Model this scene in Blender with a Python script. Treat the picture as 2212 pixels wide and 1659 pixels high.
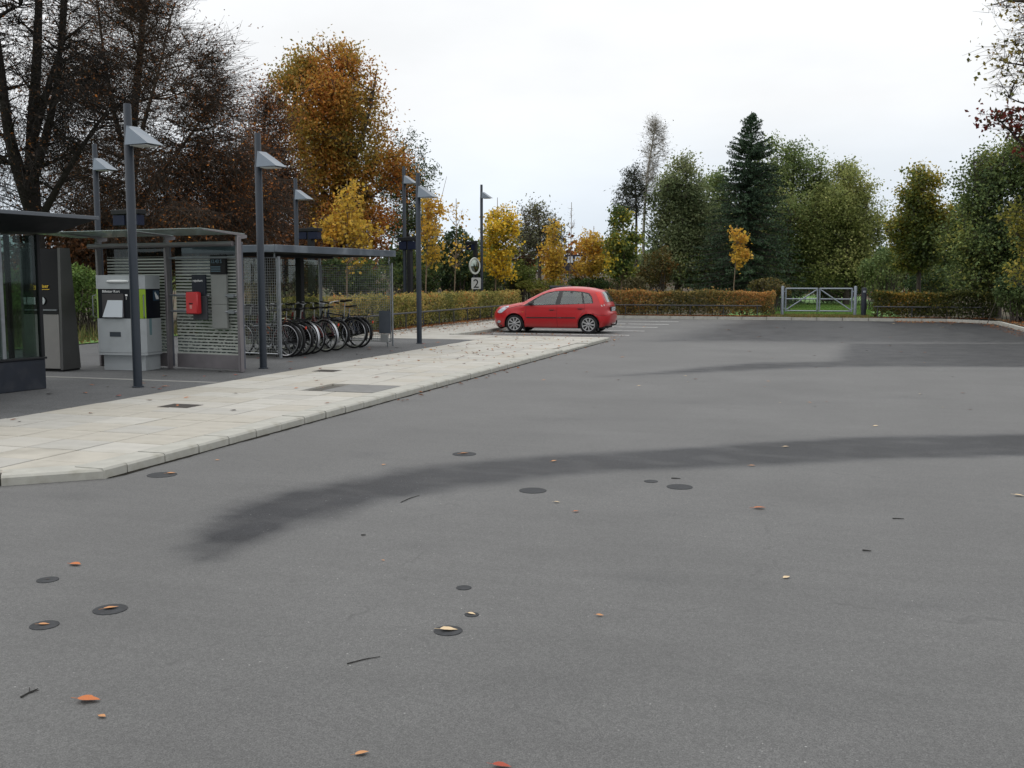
import bpy, bmesh, math, random
import numpy as np
from mathutils import Vector, Matrix, geometry

# ------------------------------------------------------------------ scene, camera, sky, sun, exposure
for o in list(bpy.data.objects): bpy.data.objects.remove(o, do_unlink=True)
SC = bpy.context.scene
COL = SC.collection
SITE = math.radians(17.4)            # the kerb runs 17.4 degrees to the right of the camera's heading
CAM_H = 1.6
FPX = 2170.0                         # focal length for a 2212 px wide picture
PITCH = math.atan((829.5 - 606) / FPX)
cam = bpy.data.cameras.new('camera'); camo = bpy.data.objects.new('camera', cam); COL.objects.link(camo)
cam.sensor_width = 36.0; cam.lens = 36.0 * FPX / 2212.0
cam.clip_start = 0.05; cam.clip_end = 2000
camo.location = (0, 0, CAM_H)
camo.rotation_euler = (math.radians(90) - PITCH, 0, SITE)
SC.camera = camo
SC.render.resolution_x = 1024; SC.render.resolution_y = 768

SUN_EL, SUN_AZ = math.radians(48), math.radians(252)      # azimuth clockwise from +Y
W = bpy.data.worlds.new('World'); SC.world = W; W.use_nodes = True
nt = W.node_tree; nt.nodes.clear()
def wn(t, **k):
    n = nt.nodes.new(t)
    for a, b in k.items(): setattr(n, a, b)
    return n
sky = wn('ShaderNodeTexSky', sky_type='NISHITA', sun_disc=False, sun_elevation=SUN_EL, sun_rotation=SUN_AZ)
sky.air_density = 1.0; sky.dust_density = 0.4
tc = wn('ShaderNodeTexCoord')
sep = wn('ShaderNodeSeparateXYZ'); nt.links.new(tc.outputs['Generated'], sep.inputs[0])
ramp = wn('ShaderNodeValToRGB')                            # overcast: brighter towards the zenith
e = ramp.color_ramp.elements
e[0].position = 0.0; e[0].color = (.74, .81, .89, 1)
e[1].position = 1.0; e[1].color = (1, 1, 1, 1)
for p, c in ((.06, (.77, .84, .92, 1)), (.11, (.87, .92, .975, 1)), (.165, (.975, .988, 1.0, 1))):
    q = e.new(p); q.color = c
nt.links.new(sep.outputs['Z'], ramp.inputs[0])
gain = wn('ShaderNodeMapRange'); gain.inputs[1].default_value = 0.28; gain.inputs[2].default_value = 1.0
gain.inputs[3].default_value = 10.5; gain.inputs[4].default_value = 18.0
nt.links.new(sep.outputs['Z'], gain.inputs[0])
no = wn('ShaderNodeTexNoise'); no.inputs['Scale'].default_value = 2.6; no.inputs['Detail'].default_value = 6
mp = wn('ShaderNodeMapping'); mp.inputs['Scale'].default_value = (1, 1, 2.6)
nt.links.new(tc.outputs['Generated'], mp.inputs[0]); nt.links.new(mp.outputs[0], no.inputs['Vector'])
cl = wn('ShaderNodeMapRange'); cl.inputs[1].default_value = .3; cl.inputs[2].default_value = .7
cl.inputs[3].default_value = .90; cl.inputs[4].default_value = 1.08
nt.links.new(no.outputs[0], cl.inputs[0])
m1 = wn('ShaderNodeMath', operation='MULTIPLY'); nt.links.new(gain.outputs[0], m1.inputs[0]); nt.links.new(cl.outputs[0], m1.inputs[1])
vm = wn('ShaderNodeVectorMath', operation='SCALE'); nt.links.new(ramp.outputs[0], vm.inputs[0]); nt.links.new(m1.outputs[0], vm.inputs['Scale'])
mixs = wn('ShaderNodeMixRGB'); mixs.inputs[0].default_value = .95
nt.links.new(sky.outputs[0], mixs.inputs[1]); nt.links.new(vm.outputs[0], mixs.inputs[2])
bg = wn('ShaderNodeBackground'); bg.inputs[1].default_value = 0.1
nt.links.new(mixs.outputs[0], bg.inputs[0])
wo = wn('ShaderNodeOutputWorld'); nt.links.new(bg.outputs[0], wo.inputs[0])

sl = bpy.data.lights.new('sun', 'SUN'); sl.energy = 0.9; sl.angle = math.radians(35); sl.color = (1, .97, .93)
so = bpy.data.objects.new('sun', sl); COL.objects.link(so)
sd = Vector((math.sin(SUN_AZ) * math.cos(SUN_EL), math.cos(SUN_AZ) * math.cos(SUN_EL), math.sin(SUN_EL)))
so.rotation_euler = sd.to_track_quat('Z', 'Y').to_euler()
VS = SC.view_settings; VS.view_transform = 'Standard'; VS.look = 'None'; VS.exposure = 0.0; VS.gamma = 1.0; VS.use_curve_mapping = False

# ------------------------------------------------------------------ survey: picture coordinates to ground points in the site frame (X = across, Y = along the kerb)
_c, _s = math.cos(SITE), math.sin(SITE)
def site(x, y): return (x * _c - y * _s, x * _s + y * _c)
def G(px, py, z=0.0):
    X = (px - 1106) / FPX; Y = -(py - 829.5) / FPX
    c, s = math.cos(PITCH), math.sin(PITCH)
    dy, dz = c + Y * s, -s + Y * c
    t = (z - CAM_H) / dz
    return site(X * t, dy * t)
def D(px, d): return site((px - 1106) / FPX * d, d)
def HT(py, d): return CAM_H + (606 - py) * d / FPX       # height of a picture row at distance d
FZ = 0.08                                               # level of pavement and forecourt
ROT = math.radians(-7.6)                                # the shelters' own direction

# ------------------------------------------------------------------ materials
MATS = {}
def mat(name, col=(.5, .5, .5), rough=.6, metal=0.0, spec=.5, var=0.0, vscale=6.0, bump=0.0, bscale=60.0, dirt=None, dscale=2.0, damt=.5, coat=0):
    if name in MATS: return MATS[name]
    m = bpy.data.materials.new(name); m.use_nodes = True; MATS[name] = m
    t = m.node_tree; b = t.nodes['Principled BSDF']
    b.inputs['Base Color'].default_value = (*col, 1); b.inputs['Roughness'].default_value = rough
    b.inputs['Metallic'].default_value = metal; b.inputs['Specular IOR Level'].default_value = spec
    if coat: b.inputs['Coat Weight'].default_value = coat; b.inputs['Coat Roughness'].default_value = .06
    co = t.nodes.new('ShaderNodeTexCoord')
    cur = None
    if var:
        n = t.nodes.new('ShaderNodeTexNoise'); n.inputs['Scale'].default_value = vscale; n.inputs['Detail'].default_value = 5
        t.links.new(co.outputs['Object'], n.inputs['Vector'])
        r = t.nodes.new('ShaderNodeValToRGB'); r.color_ramp.elements[0].position = .3; r.color_ramp.elements[1].position = .7
        r.color_ramp.elements[0].color = (*[c * (1 - var) for c in col], 1); r.color_ramp.elements[1].color = (*[min(1, c * (1 + var)) for c in col], 1)
        t.links.new(n.outputs[0], r.inputs[0]); cur = r.outputs[0]
        rr = t.nodes.new('ShaderNodeMapRange'); rr.inputs[3].default_value = max(.02, rough - .12); rr.inputs[4].default_value = min(1, rough + .12)
        t.links.new(n.outputs[0], rr.inputs[0]); t.links.new(rr.outputs[0], b.inputs['Roughness'])
    if dirt:
        n = t.nodes.new('ShaderNodeTexNoise'); n.inputs['Scale'].default_value = dscale; n.inputs['Detail'].default_value = 8
        t.links.new(co.outputs['Object'], n.inputs['Vector'])
        r = t.nodes.new('ShaderNodeValToRGB'); r.color_ramp.elements[0].position = .5; r.color_ramp.elements[1].position = .72
        r.color_ramp.elements[0].color = (0, 0, 0, 1); r.color_ramp.elements[1].color = (damt, damt, damt, 1)
        t.links.new(n.outputs[0], r.inputs[0])
        mx = t.nodes.new('ShaderNodeMixRGB'); t.links.new(r.outputs[0], mx.inputs[0])
        if cur: t.links.new(cur, mx.inputs[1])
        else: mx.inputs[1].default_value = (*col, 1)
        mx.inputs[2].default_value = (*dirt, 1); cur = mx.outputs[0]
    if cur: t.links.new(cur, b.inputs['Base Color'])
    if bump:
        n = t.nodes.new('ShaderNodeTexNoise'); n.inputs['Scale'].default_value = bscale; n.inputs['Detail'].default_value = 3
        t.links.new(co.outputs['Object'], n.inputs['Vector'])
        bp = t.nodes.new('ShaderNodeBump'); bp.inputs['Strength'].default_value = bump; bp.inputs['Distance'].default_value = .01
        t.links.new(n.outputs[0], bp.inputs['Height']); t.links.new(bp.outputs[0], b.inputs['Normal'])
    return m

def leaf_mat(name, trans=.3, rough=.55):
    if name in MATS: return MATS[name]
    m = bpy.data.materials.new(name); m.use_nodes = True; MATS[name] = m
    t = m.node_tree; b = t.nodes['Principled BSDF']; out = t.nodes['Material Output']
    a = t.nodes.new('ShaderNodeAttribute'); a.attribute_name = 'Col'
    t.links.new(a.outputs['Color'], b.inputs['Base Color']); b.inputs['Roughness'].default_value = rough
    b.inputs['Specular IOR Level'].default_value = .25
    tr = t.nodes.new('ShaderNodeBsdfTranslucent'); t.links.new(a.outputs['Color'], tr.inputs[0])
    mx = t.nodes.new('ShaderNodeMixShader'); mx.inputs[0].default_value = trans
    t.links.new(b.outputs[0], mx.inputs[1]); t.links.new(tr.outputs[0], mx.inputs[2]); t.links.new(mx.outputs[0], out.inputs[0])
    return m

def glass_mat(name, tint=(.85, .9, .88), refl=.08, dark=0.0, stripes=None, gc=(.9, .95, .95)):
    """thin pane: tinted see-through with fresnel reflection; optional printed white stripes (object Z)"""
    if name in MATS: return MATS[name]
    m = bpy.data.materials.new(name); m.use_nodes = True; MATS[name] = m
    t = m.node_tree; t.nodes.remove(t.nodes['Principled BSDF']); out = t.nodes['Material Output']
    tr = t.nodes.new('ShaderNodeBsdfTransparent'); tr.inputs[0].default_value = (*tint, 1)
    gl = t.nodes.new('ShaderNodeBsdfGlossy'); gl.inputs['Roughness'].default_value = .03; gl.inputs[0].default_value = (*gc, 1)
    fr = t.nodes.new('ShaderNodeFresnel'); fr.inputs[0].default_value = 1.5
    ad = t.nodes.new('ShaderNodeMath'); ad.operation = 'ADD'; ad.use_clamp = True; ad.inputs[1].default_value = refl
    ge = t.nodes.new('ShaderNodeNewGeometry'); io = t.nodes.new('ShaderNodeMapRange')     # a thin pane reflects alike from both faces
    io.inputs[3].default_value = 1.5; io.inputs[4].default_value = 1 / 1.5; t.links.new(ge.outputs['Backfacing'], io.inputs[0]); t.links.new(io.outputs[0], fr.inputs[0])
    t.links.new(fr.outputs[0], ad.inputs[0])
    mx = t.nodes.new('ShaderNodeMixShader'); t.links.new(ad.outputs[0], mx.inputs[0])
    t.links.new(tr.outputs[0], mx.inputs[1]); t.links.new(gl.outputs[0], mx.inputs[2])
    last = mx.outputs[0]
    if dark:
        df = t.nodes.new('ShaderNodeBsdfDiffuse'); df.inputs[0].default_value = (.38, .43, .41, 1)
        m2 = t.nodes.new('ShaderNodeMixShader'); m2.inputs[0].default_value = dark
        t.links.new(last, m2.inputs[1]); t.links.new(df.outputs[0], m2.inputs[2]); last = m2.outputs[0]
    if stripes:
        pitch, duty, broken = stripes
        co = t.nodes.new('ShaderNodeTexCoord'); sp = t.nodes.new('ShaderNodeSeparateXYZ'); t.links.new(co.outputs['Object'], sp.inputs[0])
        dv = t.nodes.new('ShaderNodeMath'); dv.operation = 'DIVIDE'; dv.inputs[1].default_value = pitch; t.links.new(sp.outputs['Z'], dv.inputs[0])
        fc = t.nodes.new('ShaderNodeMath'); fc.operation = 'FRACT'; t.links.new(dv.outputs[0], fc.inputs[0])
        lt = t.nodes.new('ShaderNodeMath'); lt.operation = 'LESS_THAN'; lt.inputs[1].default_value = duty; t.links.new(fc.outputs[0], lt.inputs[0])
        # no print near the top of the pane
        tp = t.nodes.new('ShaderNodeMath'); tp.operation = 'LESS_THAN'; tp.inputs[1].default_value = 1.93; t.links.new(sp.outputs['Z'], tp.inputs[0])
        mu = t.nodes.new('ShaderNodeMath'); mu.operation = 'MULTIPLY'; t.links.new(lt.outputs[0], mu.inputs[0]); t.links.new(tp.outputs[0], mu.inputs[1])
        fac = mu.outputs[0]
        # scuffed film that also covers parts of the clear gaps in the lower rows
        mpn = t.nodes.new('ShaderNodeMapping'); mpn.inputs['Scale'].default_value = (18, 1, 26); t.links.new(co.outputs['Object'], mpn.inputs[0])
        nz = t.nodes.new('ShaderNodeTexNoise'); nz.inputs['Scale'].default_value = 1.0; nz.inputs['Detail'].default_value = 3; t.links.new(mpn.outputs[0], nz.inputs['Vector'])
        gt = t.nodes.new('ShaderNodeMath'); gt.operation = 'GREATER_THAN'; gt.inputs[1].default_value = .56; t.links.new(nz.outputs[0], gt.inputs[0])
        lo = t.nodes.new('ShaderNodeMapRange'); lo.inputs[1].default_value = 1.05; lo.inputs[2].default_value = .75; lo.inputs[3].default_value = 0; lo.inputs[4].default_value = broken
        t.links.new(sp.outputs['Z'], lo.inputs[0])
        m3 = t.nodes.new('ShaderNodeMath'); m3.operation = 'MULTIPLY'; t.links.new(gt.outputs[0], m3.inputs[0]); t.links.new(lo.outputs[0], m3.inputs[1])
        mxm = t.nodes.new('ShaderNodeMath'); mxm.operation = 'MAXIMUM'; t.links.new(fac, mxm.inputs[0]); t.links.new(m3.outputs[0], mxm.inputs[1])
        dd = t.nodes.new('ShaderNodeBsdfDiffuse'); dd.inputs[0].default_value = (.47, .49, .46, 1)
        tl = t.nodes.new('ShaderNodeBsdfTranslucent'); tl.inputs[0].default_value = (.5, .52, .48, 1)
        dm = t.nodes.new('ShaderNodeMixShader'); dm.inputs[0].default_value = .35; t.links.new(dd.outputs[0], dm.inputs[1]); t.links.new(tl.outputs[0], dm.inputs[2])
        m4 = t.nodes.new('ShaderNodeMixShader'); t.links.new(mxm.outputs[0], m4.inputs[0]); t.links.new(last, m4.inputs[1]); t.links.new(dm.outputs[0], m4.inputs[2]); last = m4.outputs[0]
    t.links.new(last, out.inputs[0])
    return m

# ------------------------------------------------------------------ mesh building
class MB:
    def __init__(s): s.v = []; s.f = []
    def add(s, vs, fs):
        n = len(s.v); s.v += [tuple(p) for p in vs]; s.f += [tuple(i + n for i in q) for q in fs]; return s
    def box(s, x0, y0, z0, x1, y1, z1, bev=0.0, M=None):
        if bev <= 0:
            vs = [(x, y, z) for z in (z0, z1) for y in (y0, y1) for x in (x0, x1)]
            fs = [(0, 2, 3, 1), (4, 5, 7, 6), (0, 1, 5, 4), (2, 6, 7, 3), (0, 4, 6, 2), (1, 3, 7, 5)]
        else:
            b = min(bev, (x1 - x0) * .45, (y1 - y0) * .45, (z1 - z0) * .45)
            bm = bmesh.new(); bmesh.ops.create_cube(bm, size=1)
            bmesh.ops.scale(bm, vec=(x1 - x0, y1 - y0, z1 - z0), verts=bm.verts)
            bmesh.ops.translate(bm, vec=((x0 + x1) / 2, (y0 + y1) / 2, (z0 + z1) / 2), verts=bm.verts)
            bmesh.ops.bevel(bm, geom=bm.edges[:], offset=b, segments=1, affect='EDGES')
            bm.verts.index_update(); vs = [v.co.copy() for v in bm.verts]; fs = [[v.index for v in f.verts] for f in bm.faces]; bm.free()
        if M is not None: vs = [M @ Vector(p) for p in vs]
        return s.add(vs, fs)
    def tube(s, pts, r, n=8, cap=True, closed=False):
        pts = [Vector(p) for p in pts]; k = len(pts)
        rs = r if isinstance(r, (list, tuple)) else [r] * k
        rings = []; prev = None
        for i, p in enumerate(pts):
            if closed: d = pts[(i + 1) % k] - pts[i - 1]
            else: d = pts[min(i + 1, k - 1)] - pts[max(i - 1, 0)]
            d.normalize()
            if prev is None:
                a = Vector((0, 0, 1)) if abs(d.z) < .9 else Vector((1, 0, 0)); u = d.cross(a).normalized()
            else:
                u = (prev - d * prev.dot(d))
                u = u.normalized() if u.length > 1e-6 else d.orthogonal().normalized()
            prev = u; w = d.cross(u)
            rings.append([p + (u * math.cos(2 * math.pi * j / n) + w * math.sin(2 * math.pi * j / n)) * rs[i] for j in range(n)])
        vs = [q for g in rings for q in g]; fs = []
        for i in range(k if closed else k - 1):
            a, b = i * n, ((i + 1) % k) * n
            fs += [(a + j, a + (j + 1) % n, b + (j + 1) % n, b + j) for j in range(n)]
        if cap and not closed: fs += [tuple(range(n))[::-1], tuple((k - 1) * n + j for j in range(n))]
        return s.add(vs, fs)
    def lathe(s, prof, n=24, axis='z', c=(0, 0, 0), cap=True):
        vs = []; k = len(prof)
        for r, h in prof:
            for j in range(n):
                a = 2 * math.pi * j / n; x, y = r * math.cos(a), r * math.sin(a)
                q = (x, y, h) if axis == 'z' else ((x, h, y) if axis == 'y' else (h, x, y))
                vs.append((q[0] + c[0], q[1] + c[1], q[2] + c[2]))
        fs = []
        for i in range(k - 1): fs += [(i * n + j, i * n + (j + 1) % n, (i + 1) * n + (j + 1) % n, (i + 1) * n + j) for j in range(n)]
        if cap and prof[0][0] > 1e-5: fs.append(tuple(range(n))[::-1])
        if cap and prof[-1][0] > 1e-5: fs.append(tuple((k - 1) * n + j for j in range(n)))
        return s.add(vs, fs)
    def prism(s, poly, z0, z1, plane='xy'):
        """extrude a 2D polygon; plane xy -> along z, xz -> along y, yz -> along x"""
        n = len(poly)
        def P(a, b, h): return (a, b, h) if plane == 'xy' else ((a, h, b) if plane == 'xz' else (h, a, b))
        vs = [P(a, b, z0) for a, b in poly] + [P(a, b, z1) for a, b in poly]
        fs = [tuple(range(n))[::-1], tuple(range(n, 2 * n))] + [(i, (i + 1) % n, n + (i + 1) % n, n + i) for i in range(n)]
        return s.add(vs, fs)
    def mesh(s, name, m, smooth=False):
        me = bpy.data.meshes.new(name); me.from_pydata(s.v, [], s.f)
        bm = bmesh.new(); bm.from_mesh(me); bmesh.ops.recalc_face_normals(bm, faces=bm.faces); bm.to_mesh(me); bm.free()
        if m: me.materials.append(m)
        if smooth: autosmooth(me)
        me.update(); return me
    def build(s, name, m, parent=None, smooth=False, loc=(0, 0, 0), rz=0):
        o = bpy.data.objects.new(name, s.mesh(name, m, smooth)); COL.objects.link(o)
        o.parent = parent; o.location = loc; o.rotation_euler = (0, 0, rz); return o
def autosmooth(me, ang=40):
    me.shade_smooth()
    bm = bmesh.new(); bm.from_mesh(me); la = math.radians(ang)
    for e in bm.edges:
        if len(e.link_faces) == 2 and e.calc_face_angle(0) > la: e.smooth = False
    bm.to_mesh(me); bm.free()
def tag(o, label=None, cat=None, group=None, kind=None):
    if label: o['label'] = label
    if cat: o['category'] = cat
    if group: o['group'] = group
    if kind: o['kind'] = kind
    return o
def thing(name, label, cat, loc=(0, 0, 0), rz=0, group=None):
    o = bpy.data.objects.new(name, None); COL.objects.link(o); o.location = loc; o.rotation_euler = (0, 0, rz)
    o.empty_display_size = .2
    return tag(o, label, cat, group)
def link(name, me, parent, loc=(0, 0, 0), rot=(0, 0, 0)):
    o = bpy.data.objects.new(name, me); COL.objects.link(o); o.parent = parent; o.location = loc; o.rotation_euler = rot; return o
def copy_tree(o, parent=None):
    c = o.copy(); COL.objects.link(c); c.parent = parent
    for ch in list(o.children): copy_tree(ch, c)
    return c
def lettering(txt, size, m, parent, loc, rot, depth=.002, name='lettering', align='LEFT', sx=1.0):
    cu = bpy.data.curves.new('t', 'FONT'); cu.body = txt; cu.size = size; cu.extrude = depth; cu.align_x = align; cu.resolution_u = 3
    to = bpy.data.objects.new('t', cu); COL.objects.link(to); bpy.context.view_layer.update()
    me = bpy.data.meshes.new_from_object(to.evaluated_get(bpy.context.evaluated_depsgraph_get()))
    bpy.data.objects.remove(to, do_unlink=True); bpy.data.curves.remove(cu)
    me.materials.clear(); me.materials.append(m); me.name = name
    o = link(name, me, parent, loc, rot); o.scale = (sx, 1, 1); return tag(o, kind='stuff')
def np_mesh(name, V, F, m, cols=None, smooth=False):
    """fast mesh from numpy; F is (n,4) or (n,3)"""
    me = bpy.data.meshes.new(name); nv, nf, k = len(V), len(F), F.shape[1]
    me.vertices.add(nv); me.vertices.foreach_set('co', np.ascontiguousarray(V, dtype=np.float32).ravel())
    me.loops.add(nf * k); me.loops.foreach_set('vertex_index', np.ascontiguousarray(F, dtype=np.int32).ravel())
    me.polygons.add(nf); me.polygons.foreach_set('loop_start', np.arange(0, nf * k, k, dtype=np.int32))
    me.update(calc_edges=True)
    if cols is not None:
        a = me.color_attributes.new('Col', 'FLOAT_COLOR', 'POINT')
        a.data.foreach_set('color', np.concatenate([cols, np.ones((nv, 1))], 1).astype(np.float32).ravel())
    me.materials.append(m)
    if smooth: me.polygons.foreach_set('use_smooth', np.ones(nf, dtype=bool))
    return me
# ------------------------------------------------------------------ ground
def nd(t, typ, **k):
    n = t.nodes.new(typ)
    for a, b in k.items(): setattr(n, a, b)
    return n
def asphalt_mat(name, dry, wetc, use_wet=True):
    m = bpy.data.materials.new(name); m.use_nodes = True; t = m.node_tree; b = t.nodes['Principled BSDF']; L = t.links.new
    co = nd(t, 'ShaderNodeTexCoord')
    fine = nd(t, 'ShaderNodeTexNoise'); fine.inputs['Scale'].default_value = 170; fine.inputs['Detail'].default_value = 2; L(co.outputs['Object'], fine.inputs['Vector'])
    r1 = nd(t, 'ShaderNodeMapRange'); r1.inputs[1].default_value = .3; r1.inputs[2].default_value = .7; r1.inputs[3].default_value = .45; r1.inputs[4].default_value = 1.55; L(fine.outputs[0], r1.inputs[0])
    big = nd(t, 'ShaderNodeTexNoise'); big.inputs['Scale'].default_value = .55; big.inputs['Detail'].default_value = 7; big.inputs['Roughness'].default_value = .6; L(co.outputs['Object'], big.inputs['Vector'])
    r2 = nd(t, 'ShaderNodeMapRange'); r2.inputs[1].default_value = .3; r2.inputs[2].default_value = .7; r2.inputs[3].default_value = .80; r2.inputs[4].default_value = 1.18; L(big.outputs[0], r2.inputs[0])
    # long faint drag marks across the tarmac
    mp = nd(t, 'ShaderNodeMapping'); mp.inputs['Scale'].default_value = (.5, 7, 1); mp.inputs['Rotation'].default_value = (0, 0, .12); L(co.outputs['Object'], mp.inputs[0])
    st = nd(t, 'ShaderNodeTexNoise'); st.inputs['Scale'].default_value = 1.2; st.inputs['Detail'].default_value = 4; L(mp.outputs[0], st.inputs['Vector'])
    r3 = nd(t, 'ShaderNodeMapRange'); r3.inputs[1].default_value = .35; r3.inputs[2].default_value = .65; r3.inputs[3].default_value = .95; r3.inputs[4].default_value = 1.05; L(st.outputs[0], r3.inputs[0])
    gv_ = nd(t, 'ShaderNodeTexVoronoi'); gv_.inputs['Scale'].default_value = 85; L(co.outputs['Object'], gv_.inputs['Vector']); gs = nd(t, 'ShaderNodeSeparateColor'); L(gv_.outputs['Color'], gs.inputs[0])
    r4 = nd(t, 'ShaderNodeMapRange'); r4.inputs[3].default_value = .78; r4.inputs[4].default_value = 1.22; L(gs.outputs[2], r4.inputs[0])
    m0 = nd(t, 'ShaderNodeMath', operation='MULTIPLY'); L(r1.outputs[0], m0.inputs[0]); L(r4.outputs[0], m0.inputs[1])
    ma = nd(t, 'ShaderNodeMath', operation='MULTIPLY'); L(m0.outputs[0], ma.inputs[0]); L(r2.outputs[0], ma.inputs[1])
    mb = nd(t, 'ShaderNodeMath', operation='MULTIPLY'); L(ma.outputs[0], mb.inputs[0]); L(r3.outputs[0], mb.inputs[1])
    if use_wet:
        at = nd(t, 'ShaderNodeAttribute'); at.attribute_name = 'wet'
        mpw = nd(t, 'ShaderNodeMapping'); mpw.inputs['Scale'].default_value = (1, 1.7, 1); L(co.outputs['Object'], mpw.inputs[0])
        wz = nd(t, 'ShaderNodeTexNoise'); wz.inputs['Scale'].default_value = 1.9; wz.inputs['Detail'].default_value = 6; L(mpw.outputs[0], wz.inputs['Vector'])
        rz = nd(t, 'ShaderNodeMapRange'); rz.inputs[1].default_value = .3; rz.inputs[2].default_value = .7; rz.inputs[3].default_value = -.16; rz.inputs[4].default_value = .16; L(wz.outputs[0], rz.inputs[0])
        # the noise only frays what is damp already
        dm = nd(t, 'ShaderNodeMath', operation='MULTIPLY'); L(at.outputs['Fac'], dm.inputs[0]); 
        on = nd(t, 'ShaderNodeMath', operation='SUBTRACT'); on.inputs[0].default_value = 1.25; L(at.outputs['Fac'], on.inputs[1]); L(on.outputs[0], dm.inputs[1])
        d4 = nd(t, 'ShaderNodeMath', operation='MULTIPLY'); L(dm.outputs[0], d4.inputs[0]); d4.inputs[1].default_value = 3.5
        d5 = nd(t, 'ShaderNodeMath', operation='MULTIPLY'); L(d4.outputs[0], d5.inputs[0]); L(rz.outputs[0], d5.inputs[1])
        sm = nd(t, 'ShaderNodeMath', operation='ADD', use_clamp=True); L(at.outputs['Fac'], sm.inputs[0]); L(d5.outputs[0], sm.inputs[1])
        wet = sm.outputs[0]
        mc = nd(t, 'ShaderNodeMixRGB'); mc.inputs[1].default_value = (*dry, 1); mc.inputs[2].default_value = (*wetc, 1); L(wet, mc.inputs[0]); base = mc.outputs[0]
        rg = nd(t, 'ShaderNodeMapRange'); rg.inputs[3].default_value = .72; rg.inputs[4].default_value = .50; L(wet, rg.inputs[0]); L(rg.outputs[0], b.inputs['Roughness'])
        sg = nd(t, 'ShaderNodeMapRange'); sg.inputs[3].default_value = .9; sg.inputs[4].default_value = .12; L(wet, sg.inputs[0]); L(sg.outputs[0], b.inputs['Specular IOR Level'])
    else:
        cn = nd(t, 'ShaderNodeRGB'); cn.outputs[0].default_value = (*dry, 1); base = cn.outputs[0]; b.inputs['Roughness'].default_value = .8
    vs = nd(t, 'ShaderNodeVectorMath', operation='SCALE'); L(base, vs.inputs[0]); L(mb.outputs[0], vs.inputs['Scale'])
    # hairline cracks, only here and there
    dn = nd(t, 'ShaderNodeTexNoise'); dn.inputs['Scale'].default_value = 2.5; dn.inputs['Detail'].default_value = 5; L(co.outputs['Object'], dn.inputs['Vector'])
    dsc = nd(t, 'ShaderNodeVectorMath', operation='SCALE'); dsc.inputs['Scale'].default_value = .55; L(dn.outputs['Color'], dsc.inputs[0])
    dad = nd(t, 'ShaderNodeVectorMath', operation='ADD'); L(co.outputs['Object'], dad.inputs[0]); L(dsc.outputs[0], dad.inputs[1])
    cv = nd(t, 'ShaderNodeTexVoronoi', feature='DISTANCE_TO_EDGE'); cv.inputs['Scale'].default_value = .33; L(dad.outputs[0], cv.inputs['Vector'])
    c1 = nd(t, 'ShaderNodeMapRange'); c1.inputs[1].default_value = .0; c1.inputs[2].default_value = .0045; c1.inputs[3].default_value = 1; c1.inputs[4].default_value = 0; L(cv.outputs[0], c1.inputs[0])
    c2 = nd(t, 'ShaderNodeMapRange'); c2.inputs[1].default_value = .50; c2.inputs[2].default_value = .58; c2.inputs[3].default_value = 0; c2.inputs[4].default_value = .45; L(st.outputs[0], c2.inputs[0])
    c3 = nd(t, 'ShaderNodeMath', operation='MULTIPLY'); L(c1.outputs[0], c3.inputs[0]); L(c2.outputs[0], c3.inputs[1])
    c4 = nd(t, 'ShaderNodeMixRGB'); c4.inputs[2].default_value = (.018, .018, .018, 1); L(c3.outputs[0], c4.inputs[0]); L(vs.outputs[0], c4.inputs[1])
    # pale chips of stone in the wearing course
    vo = nd(t, 'ShaderNodeTexVoronoi'); vo.inputs['Scale'].default_value = 42; L(co.outputs['Object'], vo.inputs['Vector'])
    lt = nd(t, 'ShaderNodeMath', operation='LESS_THAN'); lt.inputs[1].default_value = .17; L(vo.outputs['Distance'], lt.inputs[0])
    sc = nd(t, 'ShaderNodeSeparateColor'); L(vo.outputs['Color'], sc.inputs[0])
    gt = nd(t, 'ShaderNodeMath', operation='GREATER_THAN'); gt.inputs[1].default_value = .90; L(sc.outputs[0], gt.inputs[0])
    mu = nd(t, 'ShaderNodeMath', operation='MULTIPLY'); L(lt.outputs[0], mu.inputs[0]); L(gt.outputs[0], mu.inputs[1])
    cz = nd(t, 'ShaderNodeMapRange'); cz.inputs[1].default_value = .42; cz.inputs[2].default_value = .62; L(big.outputs[0], cz.inputs[0])
    mu3 = nd(t, 'ShaderNodeMath', operation='MULTIPLY'); L(cz.outputs[0], mu3.inputs[0]); L(sc.outputs[1], mu3.inputs[1])
    mu2 = nd(t, 'ShaderNodeMath', operation='MULTIPLY'); L(mu.outputs[0], mu2.inputs[0]); L(mu3.outputs[0], mu2.inputs[1])
    mx = nd(t, 'ShaderNodeMixRGB'); mx.inputs[2].default_value = (.36, .36, .35, 1); L(mu2.outputs[0], mx.inputs[0]); L(c4.outputs[0], mx.inputs[1])
    L(mx.outputs[0], b.inputs['Base Color']); b.inputs['Specular IOR Level'].default_value = .2
    bp = nd(t, 'ShaderNodeBump'); bp.inputs['Strength'].default_value = .35; bp.inputs['Distance'].default_value = .004; L(fine.outputs[0], bp.inputs['Height']); L(bp.outputs[0], b.inputs['Normal'])
    return m

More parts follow.
